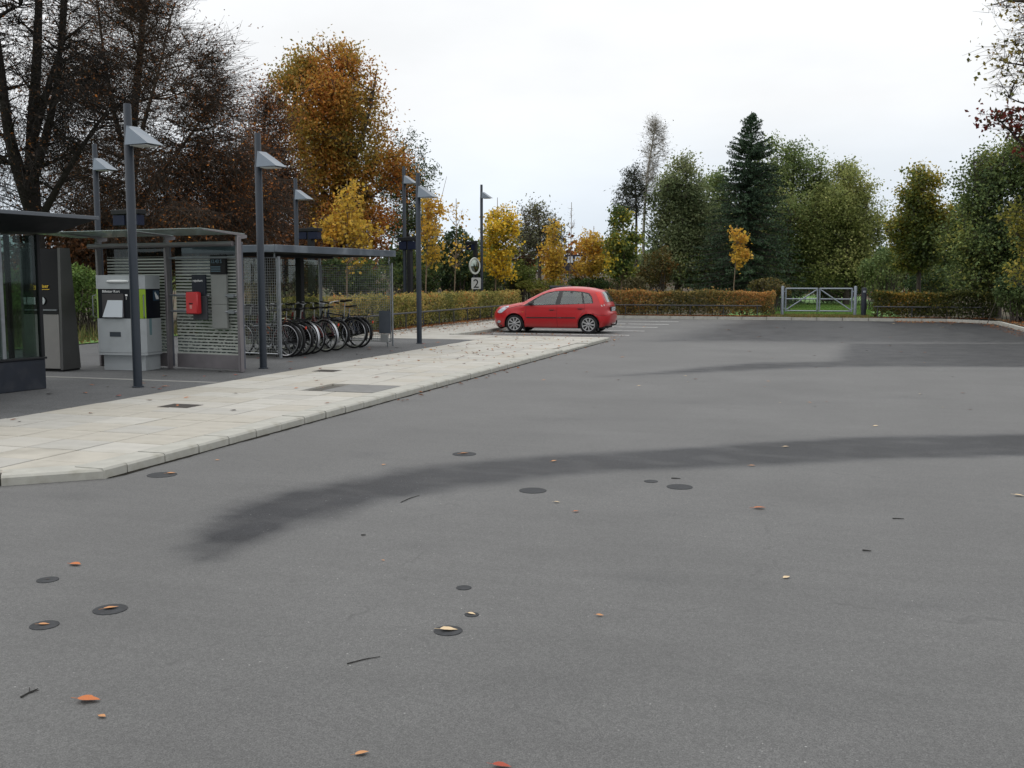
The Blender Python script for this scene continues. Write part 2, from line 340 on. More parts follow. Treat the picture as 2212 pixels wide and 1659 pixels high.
# car park: one sheet with the damp places as an attribute
XA, XB, YA, YB, ST = -16.0, 6.05, -5.0, 42.36, .2
xs = np.arange(XA, XB + 1e-6, ST); xs[-1] = XB; ys = np.concatenate([np.arange(YA, 4, .3), np.arange(4, 12, .06), np.arange(12, YB, .25), [YB]])
gx, gy = np.meshgrid(xs, ys); V = np.stack([gx.ravel(), gy.ravel(), np.zeros(gx.size)], 1)
nx, ny = len(xs), len(ys); ii = np.arange((ny - 1) * nx).reshape(ny - 1, nx)[:, :-1].ravel()
F = np.stack([ii, ii + 1, ii + 1 + nx, ii + nx], 1)
def poly_sd(P, poly):
    """signed distance (inside positive)"""
    poly = np.array(poly); n = len(poly); d = np.full(len(P), 1e9); ins = np.zeros(len(P), bool)
    for i in range(n):
        a, b = poly[i], poly[(i + 1) % n]; ab = b - a; t = np.clip(((P - a) @ ab) / (ab @ ab + 1e-12), 0, 1)
        d = np.minimum(d, np.linalg.norm(P - (a + t[:, None] * ab), axis=1))
        c = ((a[1] > P[:, 1]) != (b[1] > P[:, 1])) & (P[:, 0] < (b[0] - a[0]) * (P[:, 1] - a[1]) / (b[1] - a[1] + 1e-12) + a[0]); ins ^= c
    return np.where(ins, d, -d)
wet = np.zeros(len(V))
def damp(px, soft, amt):
    global wet
    s = poly_sd(V[:, :2], [G(*p) for p in px]); k = np.clip(s / soft * .5 + .5, 0, 1); wet = np.maximum(wet, amt * k * k * (3 - 2 * k))
damp([(395, 1215), (430, 1150), (490, 1100), (600, 1065), (760, 1036), (900, 1008), (1100, 990), (1300, 977), (1500, 966), (1700, 952), (1900, 942), (2212, 938), (2900, 930), (2900, 985), (2212, 984), (1900, 993), (1700, 1003), (1500, 1013), (1300, 1019), (1130, 1037), (960, 1060), (820, 1085), (700, 1120), (550, 1170), (450, 1207)], .15, 1.0)
damp([(1300, 814), (1450, 801), (1560, 789), (1650, 783), (1803, 781), (1830, 742), (2212, 742), (2600, 745), (2600, 795), (2212, 793), (1900, 792), (1700, 796), (1500, 806)], .25, .95)
damp([(1420, 737), (1600, 738), (1800, 741), (2000, 742), (2400, 745), (2400, 680), (1700, 684), (1560, 700)], 1.2, .92)
damp([(1900, 725), (2400, 725), (2400, 680), (1950, 692)], 2.0, .95)
def spot(px, py, rx, ry, amt, soft=.15): damp([(px + rx * math.cos(a), py + ry * math.sin(a)) for a in np.linspace(0, 6.283, 14, endpoint=False)], soft, amt)
for q in ((1390, 1256, 70, 16, .22), (1122, 1485, 45, 12, .20), (1330, 1250, 50, 10, .15), (620, 1465, 60, 12, .15), (2000, 1300, 120, 22, .2), (1850, 1700, 160, 40, .16), (160, 1072, 30, 5, .25), (1455, 1107, 40, 6, .2), (2110, 1290, 90, 18, .18), (330, 1480, 80, 16, .12), (900, 1180, 70, 10, .1), (590, 1052, 70, 5, .2), (800, 982, 40, 5, .22), (1650, 870, 260, 5, .14), (1300, 905, 160, 4, .12), (1950, 860, 120, 4, .15), (1200, 940, 150, 4, .1)): spot(*q)
me = np_mesh('car_park', V, F, asphalt_mat('asphalt', (.067, .067, .0655), (.030, .031, .034)))
a = me.attributes.new('wet', 'FLOAT', 'POINT'); a.data.foreach_set('value', wet.astype(np.float32))
lot = bpy.data.objects.new('car_park', me); COL.objects.link(lot); tag(lot, kind='structure')

def earth_mat():
    m = bpy.data.materials.new('earth'); m.use_nodes = True; t = m.node_tree; b = t.nodes['Principled BSDF']; L = t.links.new
    co = nd(t, 'ShaderNodeTexCoord'); n = nd(t, 'ShaderNodeTexNoise'); n.inputs['Scale'].default_value = .8; n.inputs['Detail'].default_value = 8; L(co.outputs['Object'], n.inputs['Vector'])
    r = nd(t, 'ShaderNodeValToRGB'); e = r.color_ramp.elements; e[0].position = .35; e[0].color = (.05, .065, .022, 1); e[1].position = .68; e[1].color = (.10, .055, .03, 1)
    q = e.new(.52); q.color = (.055, .04, .022, 1); L(n.outputs[0], r.inputs[0]); L(r.outputs[0], b.inputs['Base Color']); b.inputs['Roughness'].default_value = .95
    n2 = nd(t, 'ShaderNodeTexNoise'); n2.inputs['Scale'].default_value = 30; L(co.outputs['Object'], n2.inputs['Vector'])
    bp = nd(t, 'ShaderNodeBump'); bp.inputs['Strength'].default_value = .8; bp.inputs['Distance'].default_value = .03; L(n2.outputs[0], bp.inputs['Height']); L(bp.outputs[0], b.inputs['Normal'])
    return m
EARTH = earth_mat()
def sheet(name, x0, y0, x1, y1, z, m):
    o = MB().add([(x0, y0, z), (x1, y0, z), (x1, y1, z), (x0, y1, z)], [(0, 1, 2, 3)]).build(name, m); return tag(o, kind='structure')
sheet('ground', -700, -300, 700, 900, -.03, EARTH)
sheet('planting_bed', -300, 42.50, 300, 400, .105, EARTH)
sheet('planting_bed', -300, 24.4, -12.32, 42.50, .10, EARTH)
sheet('planting_bed', 6.20, -60, 300, 42.50, .10, EARTH)
GRASS = mat('grass', (.10, .20, .045), .9, var=.35, vscale=3, bump=.6, bscale=70)
sheet('lawn', -300, -60, -17.0, 24.4, .10, GRASS)
sheet('lawn', -4.2, 44.2, 2.9, 110, .125, GRASS)
# low bank with a road behind the saplings
bx, by = np.meshgrid(np.linspace(-60, 10, 71), np.linspace(52, 110, 40))
bz = .08 + 2.0 / (1 + np.exp(-(by - 62 + .18 * (bx + 20)) / 1.6)) * np.clip((-9 - bx) / 5, 0, 1) * np.clip((bx + 60) / 20, 0, 1) + .08 * np.sin(bx * .9) * np.cos(by * .7) - .03
i2 = np.arange(39 * 71).reshape(39, 71)[:, :-1].ravel()
bo = bpy.data.objects.new('bank', np_mesh('bank', np.stack([bx.ravel(), by.ravel(), bz.ravel()], 1), np.stack([i2, i2 + 1, i2 + 72, i2 + 71], 1), EARTH, smooth=True)); COL.objects.link(bo); tag(bo, kind='structure')

# ------------------------------------------------------------------ pavement with slabs and kerb stones
CONC = mat('concrete_slab', (.372, .358, .322), .8, var=.10, vscale=1.6, bump=.15, bscale=120, dirt=(.25, .235, .20), dscale=1.3, damt=.45)
CONC2 = mat('kerb_concrete', (.35, .345, .31), .85, var=.14, vscale=4, bump=.25, bscale=90, dirt=(.17, .16, .12), dscale=5, damt=.55)
JOINT = mat('joint_sand', (.07, .065, .055), .95)
KX, IX = -5.55, -8.66
pv = MB().prism([(KX - .02, 6.70), (KX - .02, 26.0), (KX - .22, 26.55), (IX, 26.55), (IX, 4.0)], -.02, FZ - .03).build('pavement', JOINT); tag(pv, kind='structure')
def clip(poly, lines):
    for (ax, ay, bx_, by_) in lines:      # keep the left side of a->b
        out = []
        for i in range(len(poly)):
            p, q = poly[i], poly[(i + 1) % len(poly)]
            sp = (bx_ - ax) * (p[1] - ay) - (by_ - ay) * (p[0] - ax); sq = (bx_ - ax) * (q[1] - ay) - (by_ - ay) * (q[0] - ax)
            if sp >= 0: out.append(p)
            if (sp >= 0) != (sq >= 0):
                t_ = sp / (sp - sq); out.append((p[0] + (q[0] - p[0]) * t_, p[1] + (q[1] - p[1]) * t_))
        poly = out
        if len(poly) < 3: return []
    return poly
rng = random.Random(5)
colw = (KX - .30 - IX) / 5
def slab_mesh(poly, m=CONC):
    cx_ = sum(p[0] for p in poly) / len(poly); cy_ = sum(p[1] for p in poly) / len(poly); b = .004
    n = len(poly); lo = [(p[0], p[1], FZ - .032) for p in poly]; mi = [(p[0], p[1], FZ - b) for p in poly]
    hi = [(p[0] + (b if p[0] < cx_ else -b), p[1] + (b if p[1] < cy_ else -b), FZ) for p in poly]
    fs = [tuple(range(2 * n, 3 * n))]
    for k in (0, n): fs += [(k + i, k + (i + 1) % n, k + n + (i + 1) % n, k + n + i) for i in range(n)]
    return MB().add(lo + mi + hi, fs).mesh('paving_slab', m)
CONCS = [CONC] + [mat('concrete_slab_%s' % s_, c_, .8, var=.14, vscale=2.3, bump=.2, bscale=120, dirt=(.20, .19, .155), dscale=1.9, damt=.55) for s_, c_ in (('pale', (.395, .383, .348)), ('warm', (.36, .340, .295)), ('grey', (.347, .337, .308)))]
gap = .0075
full = [slab_mesh([(-colw / 2 + gap, -.25 + gap), (colw / 2 - gap, -.25 + gap), (colw / 2 - gap, .25 - gap), (-colw / 2 + gap, .25 - gap)], m_) for m_ in CONCS]
DRAIN = [(-7.70, 10.22, -7.28, 10.56), (-8.25, 15.05, -7.85, 15.40)]
HATCH = (-6.66, 12.42, -5.87, 13.32)
edge = [(-6.13 - .20, 6.18 + .20, KX - .30, 6.95)]
for r in range(45):
    y0 = 4.36 + r * .5
    for c in range(5):
        x0 = IX + c * colw; cx_, cy_ = x0 + colw / 2, y0 + .25
        if y0 + .5 > 26.58: continue
        if HATCH[0] - .1 < cx_ < HATCH[2] + .1 and HATCH[1] < cy_ < HATCH[3]: continue
        rect = [(x0 + gap, y0 + gap), (x0 + colw - gap, y0 + gap), (x0 + colw - gap, y0 + .5 - gap), (x0 + gap, y0 + .5 - gap)]
        dz = rng.uniform(-.003, .002)
        if y0 < 7.2:
            p = clip(rect, [(-6.4 - 2.8, 6.15 - 2.4, -6.4 + 2.8, 6.15 + 2.4)])
            if len(p) < 3: continue
            link('paving_slab', slab_mesh(p, rng.choice(CONCS)), pv, (0, 0, dz))
        else:
            link('paving_slab', rng.choice(full), pv, (cx_, cy_, dz), (rng.uniform(-.003, .003), rng.uniform(-.003, .003), rng.uniform(-.003, .003)))
# edge infill strips by the end of the pavement
link('paving_slab', slab_mesh([(KX - .30 - .0, 26.37), (IX, 26.37), (IX, 26.53), (KX - .36, 26.53)][::-1]), pv)
def kerb_mesh(ln, w=.29, h=FZ + .004, m=CONC2, ch=.018):
    prof = [(-w, -.05), (0.0, -.05), (0.0, h - ch), (-ch, h), (-w, h)]
    return MB().prism(prof, -ln / 2 + .008, ln / 2 - .008, 'xz').mesh('kerb_stone', m)
km = kerb_mesh(.5); kmd = kerb_mesh(.5, h=.062)
k_ = 6.95
while k_ < 26.0:
    low = 21.2 < k_ < 23.6
    o = link('kerb_stone', kmd if low else km, pv, (KX + rng.uniform(-.006, .006), k_ + .25, rng.uniform(-.003, .003)), (0, 0, rng.uniform(-.012, .012)))
    if low: pass
    k_ += .5
for (ax, ay, bx_, by_) in ((KX, 26.0, KX - .18, 26.5), (-6.13, 6.18, KX, 6.68), (KX, 6.66, KX, 6.95)):
    L_ = math.hypot(bx_ - ax, by_ - ay); link('kerb_stone', kerb_mesh(L_), pv, ((ax + bx_) / 2, (ay + by_) / 2, 0), (0, 0, math.atan2(by_ - ay, bx_ - ax) - math.pi / 2)).location.z = -.004 * (ay < 6.3) + .003 * (ay == 6.66)
an = math.atan2(6.18 - 4.4, -6.13 + 8.2)
for i in range(3): link('kerb_stone', kerb_mesh(.9), pv, (-6.13 - math.cos(an) * (.45 + .9 * i), 6.18 - math.sin(an) * (.45 + .9 * i), 0), (0, 0, an - math.pi / 2))
# shadow line at the foot of the kerb, painted as a dark ragged strip
ksh = MB(); n_ = 260; gv = []
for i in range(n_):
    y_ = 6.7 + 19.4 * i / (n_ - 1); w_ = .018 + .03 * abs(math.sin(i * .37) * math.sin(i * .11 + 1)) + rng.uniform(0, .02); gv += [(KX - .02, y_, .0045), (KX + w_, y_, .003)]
ksh.add(gv, [(2 * i, 2 * i + 1, 2 * i + 3, 2 * i + 2) for i in range(n_ - 1)]); tag(ksh.build('kerb_shadow', mat('kerb_shadow', (.022, .020, .016), .95, 0, .1, var=.4, vscale=20)), kind='structure')
# grey inspection hatch and drain gratings let into the slabs
HG = mat('hatch_grey', (.15, .15, .145), .8, var=.15, vscale=8)
o = MB().box(HATCH[0], HATCH[1], FZ - .04, HATCH[2], HATCH[3], FZ + .001, .004).build('inspection_hatch', HG)
tag(o, 'large plain grey hatch set into the pale slabs beside the kerb', 'hatch')
IRON = mat('cast_iron', (.055, .048, .042), .7, var=.3, vscale=20)
for (d, lab) in zip(DRAIN, ('square dark iron drain grating in the near pale slabs', 'thin dark drain cover in pale slabs ahead of the bicycle shelter')):
    t_ = thing('drain_grating', lab, 'drain', ((d[0] + d[2]) / 2, (d[1] + d[3]) / 2, FZ), 0, 'drain gratings in the pavement')
    w_, h_ = (d[2] - d[0]) / 2, (d[3] - d[1]) / 2
    MB().box(-w_, -h_, -.03, w_, h_, .002).build('frame', IRON, t_)
    for i in range(8): MB().box(-w_ + .03, -h_ + .03 + i * (2 * h_ - .06) / 8, .002, w_ - .03, -h_ + .03 + (i + .55) * (2 * h_ - .06) / 8, .006).build('bar', IRON, t_)

# forecourt in front of the shelters, paving towards the hedge
FC = asphalt_mat('forecourt_asphalt', (.096, .098, .100), (.05, .05, .05), False)
tag(MB().prism([(IX - .004, 3.0), (IX - .004, 24.45), (-17, 24.45), (-17, 3.0)], -.02, FZ - .002).build('forecourt', FC), kind='structure')
CONCB = mat('hedge_path', (.34, .33, .30), .85, var=.12, vscale=1.2, dirt=(.22, .20, .165), dscale=1.6, damt=.55, bump=.1)
tag(MB().prism([(IX - .01, 24.46), (IX - .01, 26.55), (-10.2, 26.55), (-10.2, 42.3), (-12.2, 42.3), (-12.2, 24.46)], -.02, FZ + .002).build('path', CONCB), kind='structure')
ch = MB(); x_ = IX - .02
tag(MB().box(-15.5, 12.90, FZ - .04, IX - .02, 13.02, FZ + .003).build('drainage_channel', mat('pale_channel', (.2, .2, .19), .8, var=.1)), kind='structure')
def kerb_run(name, a, b, ln=1.0, w=.15, h=.12, flip=False):
    root = MB().box(-.01, -.01, -.2, .01, .01, -.15).build(name, CONC2); tag(root, kind='structure')
    L_ = math.hypot(b[0] - a[0], b[1] - a[1]); n = max(1, round(L_ / ln)); me_ = kerb_mesh(L_ / n, w, h); an_ = math.atan2(b[1] - a[1], b[0] - a[0]) - math.pi / 2
    for i in range(n):
        t_ = (i + .5) / n; link('kerb_stone', me_, root, (a[0] + (b[0] - a[0]) * t_, a[1] + (b[1] - a[1]) * t_, rng.uniform(-.006, .006)), (0, 0, an_ + rng.uniform(-.006, .006)))
    return root
kerb_run('bay_kerb', (-10.05, 26.6), (-10.05, 42.2), h=.10)
kerb_run('path_edging', (-12.18, 24.5), (-12.40, 42.3), h=.13)
kerb_run('far_kerb', (4.5, 42.32), (-10.2, 42.32), h=.12)
kerb_run('far_kerb', (6.05, 40.7), (4.5, 42.32), ln=.8, h=.12)
kerb_run('side_kerb', (6.05, 2), (6.05, 40.7), h=.12)
# bay lines
PAINT = mat('line_paint', (.62, .62, .60), .7, var=.12, vscale=9, dirt=(.2, .2, .2), dscale=7, damt=.7)
for u_ in (29.13, 31.72, 34.33, 36.80, 39.36):
    tag(MB().box(-9.72, u_ - .05, .001, -5.53, u_ + .05, .005).build('bay_line', PAINT), kind='structure')
PAINT2 = asphalt_mat('fresh_asphalt', (.10, .10, .10), (.05, .05, .05), False)

# round covers and repaired cores in the tarmac
CORE = mat('bitumen_plug', (.040, .042, .045), .8, 0, .2, var=.25, vscale=30)
def disc(px, py, rx, name='round_cover', parent=lot, m=CORE, z=.004):
    x, y = G(px, py); r_ = rx * math.hypot(x, y) / FPX
    o = MB().lathe([(r_, -.002), (r_, z - .001), (r_ - .004, z), (0.0, z)], 28).build(name, m, parent, loc=(x, y, 0)); return o
for (px, py, r_) in ((103, 1253, 21), (238, 1317, 34), (96, 1351, 28), (1002, 1270, 17), (1019, 1328, 16), (968, 1363, 32), (1003, 981, 26), (1151, 1060, 30), (1406, 1040, 15), (1468, 1052, 28), (350, 1026, 30)): disc(px, py, r_)
# ------------------------------------------------------------------ vegetation
RT = np.array([_c, _s, 0.0]); FW = np.array([-_s, _c, 0.0]); UP = np.array([0, 0, 1.0])
def tubes(P0, P1, P2, r0, r1, seg, sides):
    """many tapered bent branches at once (quadratic curves)"""
    n = len(P0); t = np.linspace(0, 1, seg + 1)
    C = ((1 - t) ** 2)[None, :, None] * P0[:, None] + (2 * t * (1 - t))[None, :, None] * P1[:, None] + (t ** 2)[None, :, None] * P2[:, None]
    d = P2 - P0; d /= np.linalg.norm(d, axis=1, keepdims=True) + 1e-9
    a = np.where(np.abs(d[:, 2:3]) < .9, UP[None], np.array([[1., 0, 0]])); u = np.cross(d, a); u /= np.linalg.norm(u, axis=1, keepdims=True) + 1e-9; w = np.cross(d, u)
    ang = np.linspace(0, 2 * np.pi, sides, endpoint=False)
    R = (np.asarray(r0)[:, None] * (1 - t)[None] + np.asarray(r1)[:, None] * t[None])
    off = np.cos(ang)[None, :, None] * u[:, None] + np.sin(ang)[None, :, None] * w[:, None]
    V = (C[:, :, None] + R[:, :, None, None] * off[:, None]).reshape(-1, 3)
    i = np.arange(n)[:, None, None] * ((seg + 1) * sides); j = np.arange(seg)[None, :, None] * sides; k = np.arange(sides)[None, None]; k2 = (k + 1) % sides
    F = np.stack([i + j + k, i + j + k2, i + j + sides + k2, i + j + sides + k], -1).reshape(-1, 4)
    return V, F, C
def cat(parts):
    vs, fs, n = [], [], 0
    for V, F in parts: vs.append(V); fs.append(F + n); n += len(V)
    return np.concatenate(vs), np.concatenate(fs)
def unit(rs, n):
    v = rs.normal(size=(n, 3)); return v / np.linalg.norm(v, axis=1, keepdims=True)
def sample(envs, n, rs, shell=.55):
    """points in a union of ellipsoids (cx,cy,cz,r,rz,weight)"""
    E = np.array(envs); w = E[:, 5] * E[:, 3] ** 2 * E[:, 4]; k = rs.choice(len(E), n, p=w / w.sum())
    p = unit(rs, n) * (rs.random(n) ** shell)[:, None]
    return E[k, :3] + p * np.stack([E[k, 3], E[k, 3], E[k, 4]], 1)
def clump(P, rs, f=1.0):
    v = np.zeros(len(P))
    for i in range(5):
        k = unit(rs, 1)[0] * f * (1.2 + i * .7); v += np.sin(P @ k + rs.random() * 6.28) / (1 + i * .4)
    return v / 2.4
def leaves(C, size, pal, rs, f=1.0, up=.6, asp=.62, droop=.2, jit=.28, bias=None):
    n = len(C); nrm = unit(rs, n) + UP * up; nrm /= np.linalg.norm(nrm, axis=1, keepdims=True)
    t = unit(rs, n) - UP * droop; t -= nrm * np.sum(t * nrm, 1, keepdims=True); t /= np.linalg.norm(t, axis=1, keepdims=True) + 1e-9; b = np.cross(nrm, t)
    s = size * rs.uniform(.6, 1.35, n)[:, None]; w = s * asp * .5
    V = np.stack([C - t * s * .5, C + b * w - t * s * .05 + nrm * s * .10, C + t * s * .5, C - b * w - t * s * .05 + nrm * s * .10], 1).reshape(-1, 3)
    F = np.arange(4 * n).reshape(-1, 4)
    q = clump(C, rs, f) * .32 + .5 + rs.normal(size=n) * .16
    if bias is not None: q = q + bias(C)
    cw = np.cumsum([p[1] for p in pal]); cw = cw / cw[-1]; idx = np.clip(np.searchsorted(cw, np.clip(q, 0, .999)), 0, len(pal) - 1)
    col = np.array([p[0] for p in pal])[idx] * (1 + rs.uniform(-jit, jit, n))[:, None]
    return V, F, np.repeat(np.clip(col, 0, 1), 4, 0)
LEAF = leaf_mat('leaf', .48); LEAFD = leaf_mat('leaf_dull', .30, .7); NEEDLE = leaf_mat('needle', .05, .7)
BARK = mat('bark', (.055, .045, .036), .9, var=.4, vscale=7, bump=.6, bscale=30)
BARKD = mat('bark_dark', (.040, .032, .027), .95, var=.3, vscale=8, bump=.5, bscale=30)
BARKB = mat('bark_black', (.020, .017, .015), .95, 0, .2, var=.3, vscale=8, bump=.5, bscale=30)
BARKR = mat('bark_beech', (.078, .060, .047), .9, 0, .2, var=.3, vscale=8, bump=.5, bscale=30)
BARKT = mat('bark_tan', (.17, .125, .08), .85, var=.3, vscale=8, bump=.4, bscale=40)
BIRCH = mat('bark_birch', (.34, .32, .28), .8, var=.2, vscale=5, dirt=(.03, .028, .025), dscale=9, damt=.95)
def px_env(bpx, d, spec):
    """crown lobes given as (px, py, half width, half height, weight) at distance d -> local lobes"""
    out = []; k = d / FPX
    for (px, py, rx, ry, w) in spec:
        o = RT * (px - bpx) * k; out.append((o[0], o[1], HT(py, d), rx * k, ry * k, w))
    return out
def lobed(env, rs, k=8, r=.42):
    out = [(e[0], e[1], e[2], e[3] * .9, e[4] * .9, e[5] * .6) for e in env]
    for e in env:
        for u in unit(rs, k): out.append((e[0] + u[0] * e[3] * .78, e[1] + u[1] * e[3] * .78, e[2] + u[2] * e[4] * .78, e[3] * r * rs.uniform(.75, 1.2), e[4] * r * rs.uniform(.75, 1.2), e[5] * 1.1))
    return out
def px_pts(bpx, d, pts):
    k = d / FPX; return [RT * (px - bpx) * k + UP * (0.0 if py is None else HT(py, d)) + FW * dep for (px, py, dep) in pts]
def polyt(pts, r0, r1, sides=8, sub=5):
    P = [np.array(p, float) for p in pts]; Q = []
    for i in range(len(P) - 1):
        a, b, c, e_ = P[max(i - 1, 0)], P[i], P[i + 1], P[min(i + 2, len(P) - 1)]
        for s_ in range(sub):
            t = s_ / sub; Q.append(.5 * (2 * b + (c - a) * t + (2 * a - 5 * b + 4 * c - e_) * t * t + (3 * b - a - 3 * c + e_) * t ** 3))
    Q.append(P[-1]); n = len(Q); m_ = MB(); m_.tube([Vector(q) for q in Q], [r0 + (r1 - r0) * (i / (n - 1)) ** .8 for i in range(n)], sides, cap=False)
    return np.array(m_.v), np.array(m_.f), np.array(Q)
def tree(name, label, cat_, bpx, d, stems, env, n1, n2, n3, nl, size, pal, seed, r0=.12, n4=0, rise=.6, bark=BARK, leafm=LEAF, f=1.0, shell=.6, lspread=.25, droop=.0, group='trees around the car park', bias=None, tw=(.012, .004), cat2='tree', base_z=.05, up=.75, asp=.62, twl=1.0, thin=None):
    rs = np.random.RandomState(seed); x, y = D(bpx, d)
    root = thing(name, label, cat_, (x, y, base_z), 0, group)
    env = lobed(px_env(bpx, d, env), rs); off = np.array([0, 0, base_z])
    tr = []; TP = []; TR = []
    for st in stems:
        P = px_pts(bpx, d, st[0]); P = [p - off * (p[2] > .01) for p in P]
        V_, F_, Q = polyt(P, st[1], st[2]); tr.append((V_, F_)); TP.append(Q); TR.append(np.linspace(st[1], st[2], len(Q)))
    TP = np.concatenate(TP); TR = np.concatenate(TR)
    def grow(parP, parR, n, shell_, rise_, rr, seg, sides, arc):
        E = sample(env, n, rs, shell_) - off
        dx = np.linalg.norm(E[:, None, :2] - parP[None, :, :2], axis=2); dz = E[:, None, 2] - parP[None, :, 2]
        cost = np.abs(dz - rise_ * dx) + .9 * dx + np.where(dz < 0, 1.5 * -dz, 0)
        k = np.argmin(cost, 1); S = parP[k]
        mid = (S + E) / 2 + UP * (arc * np.linalg.norm(E - S, axis=1))[:, None] + rs.normal(size=(n, 3)) * (.07 * np.linalg.norm(E - S, axis=1))[:, None]
        a = np.minimum(parR[k] * .75, rr); V_, F_, C = tubes(S, mid, E, a, a * .3, seg, sides)
        return V_, F_, C, a
    parts2 = []
    V_, F_, C1, a1 = grow(TP, TR, n1, .45, rise, r0 * .5, 6, 6, -.10 - droop * .0); tr.append((V_, F_))
    p1 = C1[:, 2:].reshape(-1, 3); q1 = np.repeat(a1, C1.shape[1] - 2) * .7
    V_, F_, C2, a2 = grow(np.concatenate([p1, TP[len(TP) // 2:]]), np.concatenate([q1, TR[len(TP) // 2:]]), n2, .6, .35, max(.012, r0 * .16), 4, 4, .06); parts2.append((V_, F_))
    p2 = C2[:, 1:].reshape(-1, 3); q2 = np.repeat(a2, C2.shape[1] - 1) * .8
    V_, F_, C3, a3 = grow(p2, q2, n3, shell, .1, tw[0], 2, 3, .05 - droop); parts2.append((V_, F_))
    Lp = C3[:, 1:].reshape(-1, 3)
    if n4:
        p3 = Lp; S = p3[rs.randint(len(p3), size=n4)]; E = S + (unit(rs, n4) * [1, 1, .6] + (S - S.mean(0)) / (np.linalg.norm(S - S.mean(0), axis=1, keepdims=True) + .1) * .7 - UP * droop * 2) * rs.uniform(.3, .9, n4)[:, None] * lspread * 2.2 * twl
        V_, F_, C4 = tubes(S, (S + E) / 2 + unit(rs, n4) * .06, E, np.full(n4, tw[1] * 1.2), np.full(n4, tw[1] * .5), 1, 3); parts2.append((V_, F_)); Lp = np.concatenate([Lp, C4[:, 1:].reshape(-1, 3)])
    V_, F_ = cat(tr); link('trunk', np_mesh('trunk', V_, F_, bark, smooth=True), root)
    V_, F_ = cat(parts2); tag(link('branches', np_mesh('branches', V_, F_, bark), root), kind='stuff')
    if nl:
        C = Lp[rs.randint(len(Lp), size=nl)] + rs.normal(size=(nl, 3)) * lspread * [1, 1, .8]
        C[:, 2] = np.maximum(C[:, 2], .1)
        if thin: C = C[rs.random(len(C)) < np.clip(1 - (C[:, 2] - thin[0]) / (thin[1] - thin[0]), thin[2], 1)]
        V_, F_, c_ = leaves(C, size, pal, rs, f, up, bias=bias, droop=.2 + droop, asp=asp); link('crown', np_mesh('crown', V_, F_, leafm, c_), root)
    return root
def bush(label, bpx, d, spec, n, size, pal, seed, stems=14, f=1.2, name='shrub', cat_='shrub', group='shrubs behind the hedges', leafm=LEAFD, base=.05, z0=None, up=.4, asp=.6, twig=None, spread=.3):
    rs = np.random.RandomState(seed); x, y = D(bpx, d); root = thing(name, label, cat_, (x, y, base), 0, group)
    env = lobed(px_env(bpx, d, spec), rs); E = sample(env, stems * 6, rs, .5); S = np.stack([rs.normal(size=len(E)) * spread, rs.normal(size=len(E)) * spread, np.zeros(len(E))], 1) + E * [.55, .55, 0]
    V_, F_, C_ = tubes(S, (S + E) / 2 + UP * .2, E, np.full(len(E), .016), np.full(len(E), .005), 4, 4); tag(link('stems', np_mesh('stems', V_, F_, BARK), root), kind='stuff')
    C = sample(env, n, rs, .34); C = C[C[:, 2] > .03]
    C += np.stack([clump(C, rs, 2.5), clump(C, rs, 2.5), clump(C, rs, 2.5)], 1) * .14
    C[:, 2] = np.abs(C[:, 2])
    V_, F_, c_ = leaves(C, size, pal, rs, f, up, asp=asp); link('foliage', np_mesh('foliage', V_, F_, leafm, c_), root)
    return root
# palettes (linear base colours)
BROWN = [((0.053, 0.032, 0.019), 4), ((0.098, 0.046, 0.021), 3), ((0.176, 0.067, 0.021), 2), ((0.387, 0.133, 0.027), 1.1), ((0.634, 0.246, 0.035), .3)]
OAK = [((.20, .185, .045), 2.2), ((.30, .22, .05), 2.0), ((.40, .24, .045), 2.2), ((.44, .20, .040), 2.4), ((.36, .13, .030), 1.8)]
YEL = [((.18, .19, .030), .7), ((.40, .30, .045), 2), ((.56, .38, .060), 3), ((.58, .33, .050), 2), ((.48, .22, .035), 1)]
GOLD = [((.34, .24, .030), 1.2), ((.56, .38, .060), 3), ((.60, .36, .055), 2.5), ((.46, .21, .035), 1.0)]
GRN = [((0.066, 0.109, 0.043), 2), ((0.131, 0.184, 0.066), 3), ((0.204, 0.253, 0.089), 3), ((0.310, 0.339, 0.120), 1.5), ((0.426, 0.408, 0.155), .5)]
RUST = [((0.067, 0.041, 0.028), 3), ((0.137, 0.067, 0.033), 3), ((0.254, 0.101, 0.036), 2.4), ((0.508, 0.179, 0.039), 1.5), ((0.750, 0.332, 0.059), .5)]
OLIVE = [((0.100, 0.134, 0.047), 1.5), ((0.198, 0.234, 0.076), 3), ((0.296, 0.324, 0.108), 2.6), ((0.450, 0.432, 0.162), 1.0)]
DARKG = [((0.028, 0.050, 0.026), 3), ((0.050, 0.083, 0.033), 3), ((0.098, 0.135, 0.041), 2), ((0.211, 0.211, 0.050), .7)]
WILLOW = [((0.111, 0.150, 0.072), 2), ((0.182, 0.221, 0.104), 3), ((0.254, 0.280, 0.137), 2), ((0.338, 0.338, 0.169), .7)]
MIDG = [((0.046, 0.077, 0.030), 2), ((0.092, 0.132, 0.044), 3), ((0.156, 0.193, 0.055), 2.4), ((0.276, 0.276, 0.064), 1.2)]
MIXG = [((0.055, 0.096, 0.026), 2), ((0.134, 0.169, 0.040), 2), ((0.314, 0.293, 0.046), 1.6), ((0.720, 0.496, 0.049), 1.6), ((0.750, 0.540, 0.055), .8)]
HEDGE = [((0.072, 0.078, 0.032), 2.2), ((0.152, 0.138, 0.049), 2), ((0.268, 0.196, 0.061), 2), ((0.392, 0.196, 0.064), 1.5), ((0.522, 0.275, 0.087), .6)]
HEDGEG = [((0.098, 0.112, 0.036), 2), ((0.203, 0.203, 0.059), 2.4), ((0.378, 0.315, 0.098), 2.2), ((0.518, 0.364, 0.119), 1.0), ((0.476, 0.224, 0.070), .7)]
